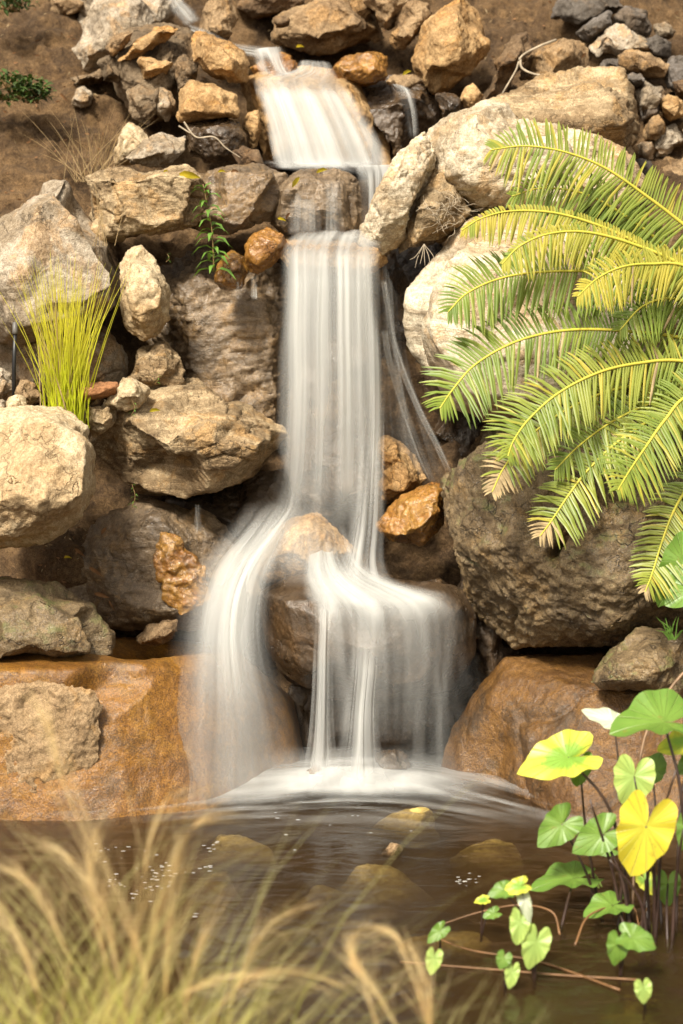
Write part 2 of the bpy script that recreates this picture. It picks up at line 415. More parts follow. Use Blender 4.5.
grid_obj('hillside', np.linspace(-900, 1580, 620), np.linspace(-900, 1000, 520), hill_fn, M['soil'], 'steep brown soil slope behind the rocks')
def ground_fn(x, y):
    z = -0.55 + .75 * sstep(-2.55, -3.3, y) + .02 * 0
    z = z + .30 * sstep(-4.5, -7, y)
    far = np.hypot(x, y)
    co = np.stack([x, y, z], 1)
    co[:, 2] += .05 * fbm(co, 1.2, 4) * np.clip(8 / (far + 1), 0, 1)
    return co
gx = np.concatenate([-np.geomspace(200, 4.2, 14), np.linspace(-4, 4, 110), np.geomspace(4.2, 200, 14)])
gy = np.concatenate([-np.geomspace(200, 9.2, 12), np.linspace(-9, 1.5, 130), np.geomspace(1.7, 200, 12)])
grid_obj('ground', gx, gy, ground_fn, M['soil'], 'brown earth bank and pool bed')
# land behind and above the slope
def plateau_fn(x, y):
    co = np.stack([x, y, 4.25 + .02 * (y - 5)], 1); co[:, 2] += .15 * fbm(co, .4, 3); return co
grid_obj('hilltop', np.linspace(-60, 60, 40), np.linspace(5.5, 120, 40), plateau_fn, M['soil'], 'flat top of the hillside')

# ------------------------------------------------------------------ the basin walls
def rock3(pts_clusters, mat, label, name='rock', cat='rock', seed=1, amp=.03, chip=.3, strata=0, sdir=(0, 0, 1), crack=.1, fine=.6, smooth=6, vox=.014, freq=1.0, size=None, post=None):
    cl = [[P(*p) if not isinstance(p, Vector) else p for p in c] for c in pts_clusters]
    A = np.array([tuple(p) for c in cl for p in c])
    size = size or float(np.prod(A.max(0) - A.min(0)) ** (1 / 3))
    me = hull_mesh(cl, vox, smooth)
    relief(me, seed, amp, freq, chip, strata, sdir, crack, fine, size)
    o_ = Vector(((A[:, 0].min() + A[:, 0].max()) / 2, (A[:, 1].min() + A[:, 1].max()) / 2, A[:, 2].min()))
    me.transform(Matrix.Translation(-o_)); me.name = name
    me.materials.clear(); me.materials.append(M[mat] if isinstance(mat, str) else mat); me.polygons.foreach_set('use_smooth', [True] * len(me.polygons))
    o = bpy.data.objects.new(name, me); COL.objects.link(o); o.location = o_
    return props(o, label, cat)
LW = [(-420, 668, -.55), (-420, 640, .2), (-420, 900, -.62), (0, 672, -.50), (120, 668, -.42), (205, 652, -.2), (240, 655, .0), (285, 700, .12), (300, 770, .15),
      (0, 645, .3), (130, 636, .35), (230, 640, .4), (300, 700, .5), (0, 850, -.62), (120, 845, -.6), (215, 825, -.45), (270, 810, -.15), (310, 810, .1),
      (-420, 900, .5), (300, 850, .5), (150, 900, -.3), (0, 930, -.4)]
rock3([LW], 'rust', 'smooth rust orange basin wall along the left edge of the pool', 'rock_wall', 'rock', 3, smooth=10, chip=.25, amp=.025, crack=.2, fine=.5)
RW = [(437, 770, .0), (445, 730, .05), (470, 690, .05), (500, 655, .05), (560, 652, .05), (640, 690, .0), (700, 680, .0), (1100, 670, -.3), (1100, 900, -.9), (1100, 660, .5),
      (500, 700, -.18), (545, 740, -.42), (570, 800, -.6), (600, 860, -.75), (540, 830, -.55), (500, 810, -.35), (700, 720, -.5), (700, 860, -.85), (450, 800, -.1),
      (600, 700, -.38), (437, 850, .3), (500, 650, .4), (700, 880, .3), (540, 880, -.3)]
rock3([RW], 'algae', 'smooth algae brown basin rock along the right edge of the pool', 'rock_wall', 'rock', 5, smooth=8, chip=.35, amp=.035, crack=.25, fine=1.0)
rock([(-30, 690), (40, 680), (95, 690), (103, 705), (92, 735), (100, 760), (60, 808), (-30, 815)], -.52, .07, 'tan', 'cracked tan stone slab set in the orange left basin wall', lean=.15, chip=.35, strata=.8, sdir=(1, 0, .35), smooth=3, amp=.015,
     front=[(0, 700, .15), (60, 695, .35), (85, 715, .35), (70, 750, .5), (20, 760, .4), (50, 790, .55), (0, 800, .4)])

# ------------------------------------------------------------------ rocks, back to front (pixel silhouettes at their own depth)
B = dict(name='boulder', cat='boulder')
# top left
rock([(52, -2), (70, -8), (86, 0), (84, 12), (70, 18), (56, 14)], 2.2, .22, 'tan', 'small tan rock at the very top left beside the green shrub')
rock([(76, -25), (165, -30), (182, 0), (172, 24), (150, 30), (125, 34), (105, 64), (85, 72), (66, 60), (64, 45), (75, 20)], 2.0, .5, 'grey', 'broad grey-tan boulder at the top left above the thin stone shelf', chip=.7, strata=.3, sdir=(.6, 0, 1), **B)
rock([(68, 80), (88, 72), (110, 64), (120, 72), (108, 82), (75, 87)], 1.75, .25, 'mortar', 'thin grey stone shelf jutting over the soil at upper left', strata=.5)
rock([(71, 96), (76, 88), (86, 87), (93, 95), (90, 105), (80, 109), (72, 104)], 1.6, .12, 'grey', 'small round grey stone lying on the soil below the thin shelf', smooth=6, chip=.3)
rock([(105, 42), (120, 30), (160, 24), (192, 30), (198, 60), (186, 88), (178, 112), (155, 124), (135, 112), (112, 86)], 1.6, .45, 'mortar', 'lumpy mortared boulder with pale stones set in it, left of the upper stream', chip=.7, **B)
rock([(116, 62), (122, 50), (138, 36), (158, 25), (176, 28), (166, 38), (146, 50), (130, 62)], 1.42, .14, 'ochre', 'long pale ochre stone set in the top of the mortared boulder')
rock([(137, 57), (156, 58), (174, 64), (165, 70), (150, 78), (140, 79)], 1.36, .12, 'ochre', 'small angular ochre stone set in the face of the mortared boulder', smooth=1)
rock([(105, 50), (112, 38), (122, 31), (134, 32), (128, 46), (112, 58)], 1.45, .13, 'tan', 'small tan stone at the left shoulder of the mortared boulder')
rock([(152, 100), (160, 88), (172, 92), (176, 108), (168, 122), (156, 116)], 1.32, .14, 'grey', 'small knobbly grey stone at the foot of the mortared boulder')
rock([(190, 34), (200, 28), (225, 38), (246, 50), (251, 66), (247, 82), (232, 84), (206, 76), (192, 60)], 1.35, .3, 'ochre', 'angular orange-brown block beside the upper stream, above the lighter orange block', smooth=1, chip=.8)
rock([(178, 112), (182, 92), (192, 79), (215, 83), (238, 94), (241, 118), (215, 122), (180, 120)], 1.22, .28, 'ochre', 'light orange sandstone block resting on a dark cube-shaped rock', smooth=1, chip=.6)
rock([(183, 122), (205, 120), (238, 120), (246, 136), (242, 158), (212, 164), (186, 156)], 1.18, .28, 'wetdark', 'dark damp rock under the light orange block', smooth=2)
rock([(243, 125), (248, 110), (258, 108), (262, 120), (260, 145), (250, 150)], 1.3, .15, 'ochre', 'narrow orange rock squeezed between the dark rock and the upper fall')
rock([(114, 156), (116, 138), (124, 124), (134, 122), (148, 134), (152, 150), (140, 164), (118, 165)], 1.2, .2, 'cream', 'upright cream stone behind the flat grey slab')
rock([(125, 160), (138, 142), (160, 131), (184, 135), (186, 150), (176, 164), (150, 166), (130, 164)], 1.0, .26, 'grey', 'wedge-shaped grey stone lying on the long ledge', smooth=1, chip=.6)
rock([(197, 32), (203, 4), (214, -12), (228, -4), (240, 20), (228, 40), (206, 38)], 1.75, .3, 'tan', 'reddish-brown pointed rock beside the topmost trickle', smooth=1)
rock([(236, 5), (262, -20), (310, -20), (300, 8), (270, 18), (248, 20)], 2.15, .3, 'brown', 'dark brown rock at the top edge above the stream')
rock([(272, 22), (300, 2), (345, -6), (372, 8), (385, 40), (350, 52), (300, 52), (275, 40)], 1.95, .4, 'tan', 'low earthy tan boulder behind the shallow top stream', chip=1.4, **B)
rock([(272, 18), (284, 14), (292, 20), (286, 26), (274, 25)], 1.7, .08, 'brown', 'little brown stone on the soil above the top stream')
rock([(340, 0), (352, -14), (372, -8), (374, 12), (362, 22), (348, 14)], 1.9, .2, 'tan', 'small tan rock at the top edge left of the rust-brown rock')
rock([(362, 0), (372, -20), (402, -20), (408, 6), (390, 31), (372, 22)], 1.8, .25, 'tan', 'rust-brown rounded rock at the top edge above the stream', smooth=3)
rock([(388, 34), (398, 14), (414, 0), (428, 2), (432, 16), (420, 34), (406, 50), (393, 50)], 1.75, .25, 'tan', 'oblong tan rock leaning left of the big egg-shaped boulder', smooth=3)
rock([(413, 52), (420, 28), (440, 8), (460, -4), (478, 8), (489, 32), (486, 52), (468, 74), (442, 92), (422, 84)], 1.6, .45, 'ochre', 'big egg-shaped ochre boulder at the top centre-right', amp=.04, smooth=4, front=[(440, 30, .45), (455, 22, .4), (470, 40, .4), (436, 60, .4), (460, 62, .35), (425, 66, .2)], **B)
rock([(459, 100), (464, 86), (474, 83), (484, 94), (483, 108), (470, 113)], 1.35, .13, 'ochre', 'small rounded orange stone below the egg-shaped boulder')
rock([(482, 98), (498, 62), (516, 34), (526, 32), (532, 52), (514, 88), (498, 106)], 1.6, .28, 'brown', 'slanting brown rock right of the egg-shaped boulder')
rock([(520, 76), (524, 52), (545, 38), (575, 38), (590, 54), (586, 74), (560, 82)], 1.75, .35, 'tan', 'blocky brown boulder with a pale root draped over it', smooth=2, **B)
rock([(330, 70), (345, 58), (370, 52), (385, 60), (388, 78), (370, 85), (345, 84)], 1.5, .25, 'wetorange', 'low rust-orange wet rock right of the shallow top stream')
rock([(250, 68), (262, 54), (280, 50), (296, 58), (300, 74), (280, 84), (258, 84)], 1.55, .3, 'wetorange', 'wet orange rock under the first little cascade at the top')
rock([(240, 80), (262, 70), (300, 66), (345, 72), (352, 84), (372, 120), (392, 160), (380, 172), (268, 172), (262, 130), (255, 95)], 1.5, .4, 'ochre', 'smooth orange-brown rock face behind the upper waterfall', smooth=6, chip=.3, front=[(260, 80, .42), (300, 78, .46), (340, 84, .42), (275, 160, .46), (330, 162, .48), (378, 160, .42)], **B)
rock([(352, 96), (372, 80), (405, 74), (432, 84), (440, 110), (430, 150), (405, 172), (388, 162), (368, 124)], 1.6, .4, 'wetdark', 'dark wet rock face right of the upper waterfall, behind the thin side trickle', chip=1.5, **B)
rock([(386, 82), (394, 74), (415, 74), (425, 82), (410, 90), (392, 90)], 1.35, .16, 'tan', 'small flat tan stone where the thin side trickle spills over')
rock([(126, 92), (140, 84), (158, 88), (162, 112), (150, 126), (132, 120)], 1.34, .2, 'mortar', 'rough mortar lump under the small angular ochre stone', smooth=3)
rock([(172, 66), (186, 54), (198, 68), (194, 90), (178, 96)], 1.42, .2, 'mortar', 'gravelly mortar lump left of the angular orange-brown block', smooth=3)
rock([(98, 60), (112, 54), (124, 66), (120, 84), (104, 82)], 1.5, .2, 'mortar', 'gravelly lump at the left side of the mortared boulder', smooth=3)
rock([(232, 150), (246, 146), (262, 152), (266, 166), (240, 168)], 1.05, .16, 'brown', 'low brown stone at the left foot of the upper waterfall', smooth=2)
rock([(434, 96), (450, 92), (462, 100), (460, 114), (440, 118)], 1.3, .2, 'wetdark', 'dark stone below the egg-shaped boulder beside the side trickle', smooth=2)
# top right rubble
Rb = [([(550, 18), (556, 2), (580, -12), (612, -6), (626, 10), (602, 20), (575, 27)], 2.1, 'slate', 'dark grey flat rock at the top of the right-hand rubble'),
 ([(576, 34), (590, 20), (610, 10), (613, 22), (602, 38), (586, 42)], 1.95, 'slate', 'narrow tilted slate piece just left of the pointed grey rock'),
 ([(612, 20), (628, 6), (646, 14), (652, 34), (638, 40), (618, 32)], 2.0, 'slate', 'dark slate piece behind the pointed grey rock'),
 ([(590, 48), (602, 36), (624, 22), (646, 42), (652, 50), (626, 57), (596, 57)], 1.85, 'grey', 'pointed grey rock sitting above the flat tan brick-shaped rock'),
 ([(640, 44), (656, 34), (672, 42), (672, 58), (654, 60)], 1.9, 'slate', 'dark slate lump right of the pointed grey rock'),
 ([(652, 26), (664, 22), (676, 30), (672, 38), (658, 38)], 2.0, 'grey', 'small loose grey-tan stone high in the dark top right corner'),
 ([(597, 66), (606, 58), (620, 60), (620, 70), (604, 72)], 1.75, 'slate', 'little blue-grey stone left of the flat tan brick-shaped rock'),
 ([(618, 56), (628, 49), (655, 54), (670, 66), (665, 77), (640, 77), (620, 72)], 1.7, 'tan', 'flat tan brick-shaped rock in the right-hand rubble'),
 ([(622, 80), (632, 73), (646, 76), (645, 85), (630, 88)], 1.6, 'slate', 'little blue-grey stone tucked under the flat tan rock'),
 ([(635, 92), (645, 80), (662, 84), (666, 100), (652, 118), (640, 108)], 1.6, 'grey', 'upright grey rubble rock right of the layered boulder top'),
 ([(664, 70), (672, 56), (692, 58), (696, 84), (680, 96), (668, 88)], 1.75, 'slate', 'large dark slate rock at the right edge above the rust stone'),
 ([(660, 104), (668, 94), (682, 100), (684, 116), (670, 120), (662, 114)], 1.6, 'ochre', 'rust-brown stone at the right edge in the rubble'),
 ([(641, 132), (648, 116), (662, 110), (668, 124), (662, 140), (648, 146)], 1.55, 'tan', 'rounded brown stone below the upright grey rubble rock'),
 ([(648, 150), (662, 130), (676, 122), (686, 140), (676, 156), (656, 160)], 1.6, 'grey', 'grey wedge in the rubble beneath the rust-brown stone'),
 ([(680, 128), (690, 118), (706, 124), (704, 146), (688, 146)], 1.5, 'cream', 'pale round stone cut by the right edge of the picture'),
 ([(656, 166), (666, 156), (692, 158), (698, 182), (676, 190), (660, 184)], 1.5, 'tan', 'squarish brown stone lowest of the right-hand rubble, beside the cycad'),
 ([(628, 168), (640, 158), (655, 164), (656, 178), (640, 182)], 1.5, 'slate', 'dark stone wedged behind the top cycad frond'),
 ([(640, 108), (652, 100), (662, 106), (658, 118), (644, 120)], 1.62, 'slate', 'small dark stone squeezed under the upright grey rubble rock'),
 ([(636, 144), (648, 138), (660, 146), (656, 160), (640, 160)], 1.58, 'grey', 'small grey stone low in the rubble behind the top frond'),
 ([(672, 84), (682, 78), (694, 86), (690, 98), (676, 98)], 1.66, 'brown', 'small brown stone at the right edge just above the rust-brown one'),
 ([(690, 95), (705, 90), (720, 102), (712, 120), (694, 114)], 1.6, 'slate', 'dark stone just outside the right rubble')]
for poly, Y, m_, lb in Rb[:-1]: rock(poly, Y, .2, m_, lb, smooth=1, chip=.9, group='rubble stones at the top right')
# right side big ones
rock([(470, 112), (500, 92), (540, 74), (585, 70), (616, 68), (636, 88), (646, 124), (640, 148), (628, 162), (560, 150), (490, 125)], 1.15, .7, 'layer', 'large layered tan boulder at upper right with deep diagonal grooves', smooth=3, strata=1.8, sdir=(-.5, .1, 1), chip=.6,
     front=[(500, 108, .3), (545, 88, .35), (600, 80, .3), (580, 110, .5), (620, 120, .45), (540, 130, .5), (600, 150, .42)], **B)
rock([(424, 152), (430, 126), (452, 112), (486, 102), (520, 108), (570, 126), (620, 146), (650, 180), (610, 220), (530, 226), (490, 220), (464, 200), (432, 184)], .74, .6, 'layerp', 'long pale cracked boulder under the layered one, behind the top cycad frond', smooth=3, strata=.9, sdir=(-.4, .1, 1), chip=.6, crack=1.8, **B)
rock([(360, 244), (364, 222), (376, 192), (396, 154), (424, 130), (438, 148), (438, 176), (420, 208), (408, 240), (380, 254)], .60, .4, 'layerp', 'tall pale slanting rock right beside the middle step of the falls', smooth=2, chip=.3, strata=.8, sdir=(-.7, 0, 1), **B)
rock([(392, 244), (408, 202), (434, 168), (462, 188), (472, 216), (456, 236), (430, 250), (400, 254)], .62, .35, 'layer', 'tan rock with a nest of dry rootlets on it, right of the slanting rock', smooth=2, strata=.5, sdir=(-.4, 0, 1))
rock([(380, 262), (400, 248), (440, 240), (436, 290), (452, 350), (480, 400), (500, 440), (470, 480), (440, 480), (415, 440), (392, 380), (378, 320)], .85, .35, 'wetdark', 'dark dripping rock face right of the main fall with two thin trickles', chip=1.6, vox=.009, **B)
rock([(408, 320), (410, 288), (424, 258), (450, 233), (475, 218), (530, 212), (600, 225), (680, 250), (740, 300), (700, 380), (600, 420), (520, 408), (486, 418), (452, 404), (430, 372), (412, 345)], .45, .8, 'layerp', 'huge pale weathered boulder behind the cycad fronds', smooth=4, chip=.8, crack=1.8, amp=.05, strata=.3, sdir=(.5, 0, 1),
     front=[(440, 275, .3), (480, 245, .35), (560, 250, .4), (440, 330, .42), (500, 340, .5), (600, 330, .5), (470, 390, .42), (560, 395, .45)], **B)
rock([(372, 440), (384, 432), (404, 444), (420, 466), (428, 486), (404, 500), (386, 506), (376, 480)], .45, .26, 'ochre', 'tan-orange rock half behind the right edge of the main fall', smooth=4)
rock([(376, 524), (388, 504), (402, 494), (424, 484), (450, 481), (454, 498), (444, 524), (424, 546), (398, 544), (380, 536)], .22, .3, 'wetorange', 'glossy wet orange rock right of the main fall', smooth=2, chip=.9, front=[(400, 510, .4), (430, 492, .35), (405, 530, .5), (425, 515, .5), (440, 505, .35)])
rock([(441, 500), (446, 470), (458, 440), (476, 418), (505, 402), (560, 388), (640, 380), (760, 400), (800, 500), (740, 640), (640, 662), (560, 664), (505, 650), (466, 612), (444, 566)], .12, 1.1, 'round', 'huge rounded brown boulder under the cycad on the right', smooth=4, chip=.7, crack=2.2, amp=.055, fine=2.0,
     front=[(480, 470, .28), (500, 530, .42), (560, 450, .42), (560, 560, .5), (640, 480, .5), (540, 610, .44), (640, 600, .55), (700, 450, .4), (600, 640, .45)], vox=.0095, **B)
rock([(545, 508), (560, 482), (586, 476), (600, 500), (596, 530), (580, 552), (556, 548)], -.30, .2, 'tan', 'paler knob of stone sticking out of the huge rounded brown boulder', smooth=3, bulge=.8)
rock([(588, 684), (594, 656), (612, 640), (640, 628), (690, 636), (720, 680), (690, 708), (640, 706), (604, 696)], -.42, .4, 'round', 'dark squat boulder at the right between the basin and the taro leaves', smooth=3, chip=1.3, **B)
# middle: under and behind the falls
rock([(85, 190), (92, 176), (112, 166), (150, 163), (192, 163), (212, 180), (208, 226), (180, 238), (130, 244), (104, 240), (90, 214)], .62, .45, 'layer', 'long pale ledge boulder carrying the wedge-shaped grey stone', smooth=3, chip=.7, strata=.6, front=[(110, 180, .35), (150, 176, .4), (195, 180, .4), (120, 215, .4), (170, 225, .42)], **B)
rock([(188, 170), (215, 163), (250, 162), (284, 166), (288, 190), (278, 216), (250, 232), (216, 232), (194, 224)], .70, .45, 'face', 'brown ledge boulder right of the pale one, above the leafy weed', smooth=3, chip=.7, strata=.5, **B)
rock([(268, 206), (272, 182), (290, 168), (342, 167), (360, 178), (364, 206), (358, 232), (330, 242), (284, 236), (272, 224)], .68, .35, 'face', 'wet brown rock in the middle step with a thin trickle over it', smooth=4, **B)
rock([(245, 268), (243, 248), (254, 232), (270, 227), (286, 234), (289, 246), (272, 268), (258, 277)], .42, .2, 'wetorange', 'rounded bright orange rock at the left of the main fall lip', smooth=5, chip=.4)
rock([(214, 284), (217, 264), (232, 250), (244, 256), (250, 272), (242, 288), (226, 292)], .40, .2, 'wetorange', 'smaller rust orange rock lower left of the bright orange one', smooth=5, chip=.4)
rock([(276, 250), (286, 238), (330, 238), (382, 246), (388, 262), (370, 275), (290, 272)], .62, .3, 'ochre', 'flat orange-brown lip stone where the main waterfall spills over', smooth=4, chip=.3, front=[(288, 243, .42), (330, 244, .46), (378, 250, .44), (290, 265, .4), (375, 268, .4)])
rock([(145, 300), (165, 262), (200, 250), (270, 258), (292, 300), (296, 400), (290, 450), (230, 460), (180, 420), (150, 370)], .78, .4, 'face', 'damp layered rock face left of the main waterfall', smooth=3, chip=.6, strata=1.2, sdir=(-.15, 0, 1), fine=1.8, front=[(190, 280, .42), (250, 280, .45), (180, 350, .45), (270, 340, .5), (270, 430, .5), (210, 420, .5)], vox=.0085, **B)
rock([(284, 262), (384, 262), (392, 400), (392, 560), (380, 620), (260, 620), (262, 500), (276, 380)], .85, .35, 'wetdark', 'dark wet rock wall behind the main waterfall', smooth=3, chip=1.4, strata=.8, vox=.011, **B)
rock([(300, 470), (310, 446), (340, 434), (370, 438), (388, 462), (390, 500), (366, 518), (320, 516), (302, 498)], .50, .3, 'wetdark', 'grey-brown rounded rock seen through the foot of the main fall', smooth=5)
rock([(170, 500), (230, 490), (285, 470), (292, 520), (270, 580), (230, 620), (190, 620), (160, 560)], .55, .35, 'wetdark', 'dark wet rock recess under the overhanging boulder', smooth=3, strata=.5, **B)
rock([(252, 574), (256, 550), (268, 528), (290, 514), (318, 510), (338, 528), (362, 552), (342, 570), (305, 582), (266, 584)], .16, .3, 'ochre', 'smooth orange-tan rock in the foam below the main waterfall', smooth=8, chip=.1, crack=0)
MMc = [[(258, 612, .05), (262, 588, .08), (300, 570, .15), (360, 575, .2), (430, 568, .2), (462, 580, .12), (480, 612, .08), (480, 655, .1), (452, 690, .12), (400, 700, .15), (330, 700, .1), (285, 680, .1), (264, 645, .1),
        (285, 600, -.14), (330, 606, -.22), (380, 604, -.26), (430, 598, -.20), (464, 610, -.08), (275, 635, -.10), (300, 665, -.10), (350, 690, -.12), (420, 680, -.16), (460, 655, -.08), (400, 640, -.27), (340, 640, -.22),
        (270, 600, .5), (470, 600, .5), (460, 690, .5), (300, 690, .5)]]
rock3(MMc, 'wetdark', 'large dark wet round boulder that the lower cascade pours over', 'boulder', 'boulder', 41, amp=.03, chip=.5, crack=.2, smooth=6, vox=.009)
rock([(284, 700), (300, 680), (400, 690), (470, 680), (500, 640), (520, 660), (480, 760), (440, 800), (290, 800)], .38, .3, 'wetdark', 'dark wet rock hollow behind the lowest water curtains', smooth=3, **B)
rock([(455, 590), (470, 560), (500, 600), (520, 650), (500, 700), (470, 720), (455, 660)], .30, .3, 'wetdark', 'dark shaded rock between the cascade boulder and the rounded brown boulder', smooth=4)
rock([(376, 768), (380, 750), (392, 744), (408, 752), (412, 772), (400, 784), (382, 784)], -.02, .16, 'wetdark', 'knobbly brown rock in the spray at the foot of the lower cascade', chip=1.4)
rock([(298, 784), (304, 772), (318, 766), (328, 774), (328, 786), (312, 792)], -.12, .12, 'brown', 'little pointed brown rock in the foam at the foot of the cascade', smooth=1)
# left side
rock([(-60, 300), (-40, 250), (0, 228), (20, 200), (42, 178), (58, 178), (78, 198), (98, 218), (118, 258), (118, 286), (100, 312), (70, 335), (0, 345), (-50, 340)], .40, .7, 'grey', 'large grey peaked boulder at the left behind the yellow-green grass', smooth=3, chip=1.1, crack=1, amp=.02, fine=.6, strata=.3, sdir=(.8, 0, .6),
     front=[(50, 190, .15), (30, 215, .4), (85, 225, .25), (0, 260, .5), (60, 270, .45), (105, 280, .25), (20, 320, .45), (70, 318, .35)], **B)
rock([(-40, 345), (0, 320), (50, 325), (95, 320), (128, 350), (130, 395), (60, 410), (-40, 410)], .60, .4, 'grey', 'shaded grey rock under the peaked boulder, behind the grass tuft', smooth=2, **B)
rock([(118, 292), (120, 266), (130, 250), (142, 246), (158, 260), (171, 284), (171, 318), (160, 336), (144, 342), (126, 326)], .38, .26, 'cream', 'upright cream stone with a dark base between the peaked boulder and the rock face', smooth=2, chip=.9)
rock([(122, 384), (128, 358), (146, 342), (164, 338), (184, 364), (182, 388), (150, 396)], .40, .26, 'layer', 'pyramid-shaped tan rock below the upright cream stone', smooth=1)
rock([(104, 404), (110, 386), (124, 377), (142, 380), (152, 392), (146, 408), (120, 412)], .06, .2, 'cream', 'small blocky cream stone on top of the overhanging layered boulder')
rock([(76, 424), (84, 406), (102, 398), (116, 404), (118, 424), (96, 436)], .12, .2, 'cream', 'small pale stone wedged left of the overhanging layered boulder')
rock([(88, 446), (94, 420), (116, 404), (150, 392), (192, 372), (214, 386), (246, 408), (282, 432), (288, 446), (280, 464), (244, 490), (202, 504), (154, 502), (116, 490), (104, 468)], .22, .7, 'layer', 'overhanging layered boulder with pale top and shaded underside, left of the main fall', smooth=2, strata=1.3, sdir=(-.12, 0, 1), chip=1.0, lean=.5,
     front=[(112, 432, .30), (160, 436, .42), (230, 446, .46), (262, 455, .38), (130, 412, .2), (200, 400, .15), (180, 480, .25), (120, 470, .15)], vox=.0075, **B)
rock([(-60, 480), (-40, 420), (0, 406), (34, 400), (62, 404), (86, 424), (98, 450), (96, 482), (76, 516), (40, 546), (0, 560), (-50, 560)], -.22, .6, 'cream', 'huge sunlit cream boulder with a broken face at the left edge', smooth=3, chip=.9, crack=1.1,
     front=[(0, 420, .3), (50, 418, .28), (82, 440, .25), (0, 450, .46), (40, 462, .46), (76, 484, .40), (20, 500, .48), (60, 505, .35), (0, 535, .35)],
     extra=[[(-50, 468, -.54), (0, 462, -.58), (40, 478, -.58), (76, 484, -.50), (72, 500, -.46), (36, 536, -.44), (0, 550, -.44), (-50, 550, -.4), (-50, 500, -.2), (40, 500, -.2), (0, 540, -.2)]], **B)
rock([(-60, 600), (-40, 578), (20, 574), (56, 580), (92, 602), (116, 634), (114, 656), (64, 668), (0, 674), (-60, 676)], -.20, .5, 'round', 'brown lichen-stained boulder at the left sitting on the orange wall', smooth=3, chip=1.2,
     front=[(0, 595, .35), (50, 600, .38), (90, 622, .3), (100, 650, .35), (40, 655, .5), (0, 660, .5)], **B)
rock([(48, 618), (62, 566), (98, 512), (148, 497), (206, 508), (252, 548), (262, 596), (240, 626), (170, 632), (90, 632)], .28, .42, 'face', 'brown slanting rock with an orange lichen streak under the overhanging boulder', smooth=2, strata=1.2, sdir=(1, 0, .5), chip=.4,
     front=[(125, 535, .3), (150, 515, .3), (175, 560, .45), (210, 585, .4), (130, 600, .4), (190, 610, .4)], **B)
rock([(152, 560), (160, 530), (178, 534), (205, 566), (212, 600), (180, 618), (162, 600)], .10, .10, 'wetorange', 'orange lichen-covered stone face leaning on the brown slanting rock', smooth=6, chip=.4, amp=.02, strata=.6, sdir=(1, 0, .5), bulge=.6)
rock([(134, 638), (144, 626), (162, 619), (178, 620), (178, 634), (162, 644), (142, 645)], .05, .18, 'tan', 'small tan rock lying at the back of the orange ledge')
for poly, Y, m_, lb in [
  ([(-8, 378), (0, 366), (10, 372), (12, 390), (2, 402), (-8, 398)], .10, 'grey', 'grey stone at the left edge beside the black pipe'),
  ([(14, 392), (20, 378), (34, 380), (40, 394), (32, 404), (18, 404)], .05, 'tan', 'small rust-tan stone at the foot of the yellow-green grass tuft'),
  ([(4, 410), (8, 398), (22, 394), (28, 404), (22, 414), (10, 414)], -.06, 'cream', 'little cream pebble left of the rust-tan stone'),
  ([(-6, 412), (-2, 398), (6, 400), (8, 412)], -.02, 'grey', 'tiny grey pebble at the left edge above the huge cream boulder'),
  ([(80, 404), (88, 394), (100, 392), (104, 402), (96, 410), (84, 410)], .10, 'tan', 'small tan stone under the terracotta shard')]:
    rock(poly, Y, .12, m_, lb, smooth=2)
# rust shelf stones in the soil
rock([(70, 394), (78, 382), (118, 381), (122, 386), (119, 394), (92, 400), (74, 404)], .02, .10, 'brick', 'broken terracotta shard lying behind the grass tuft', 'terracotta_shard', 'shard', smooth=1, chip=.1, crack=0, fine=.5)

# submerged stones
def sub_rock(px, py, lx, ly, top, mat, label, seed):
    c = W(px, py, top); r = random.Random(seed); pts = []
    for k in range(26):
        a = r.uniform(0, 6.28); e = r.uniform(-1, 1); q = math.sqrt(1 - e * e) * r.uniform(.55, 1.25)
        pts.append(Vector((c.x + lx * q * math.cos(a), c.y + ly * q * math.sin(a), c.z - .12 + .12 * e)))
    rock3([pts], mat, label, 'rock', 'rock', seed, smooth=6, vox=.012, size=.25)
sub_rock(413, 806, .15, .08, .016, 'sub', 'long yellow-brown stone just breaking the pool surface right of the foam', 81)
sub_rock(232, 832, .16, .12, .0, 'sub', 'submerged ochre stone at the left of the pool', 82)
sub_rock(384, 862, .18, .14, .002, 'sub', 'submerged olive-brown stone under the small rock tip in mid pool', 83)
rock([(382, 856), (386, 848), (394, 841), (402, 844), (403, 853), (392, 858)], water_Y(852), .07, 'tan', 'small tan rock tip poking out of the middle of the pool', smooth=1)
sub_rock(490, 838, .16, .10, -.004, 'sub', 'submerged ochre stone at the right of the pool near the basin rock', 84)
sub_rock(330, 880, .10, .10, -.03, 'sub', 'faint submerged stone in the centre of the pool', 85)
sub_rock(452, 922, .16, .10, -.003, 'sub', 'submerged olive stone left of the taro leaves', 86)
sub_rock(225, 870, .09, .08, -.02, 'sub', 'submerged ochre stone behind the feather grass', 87)

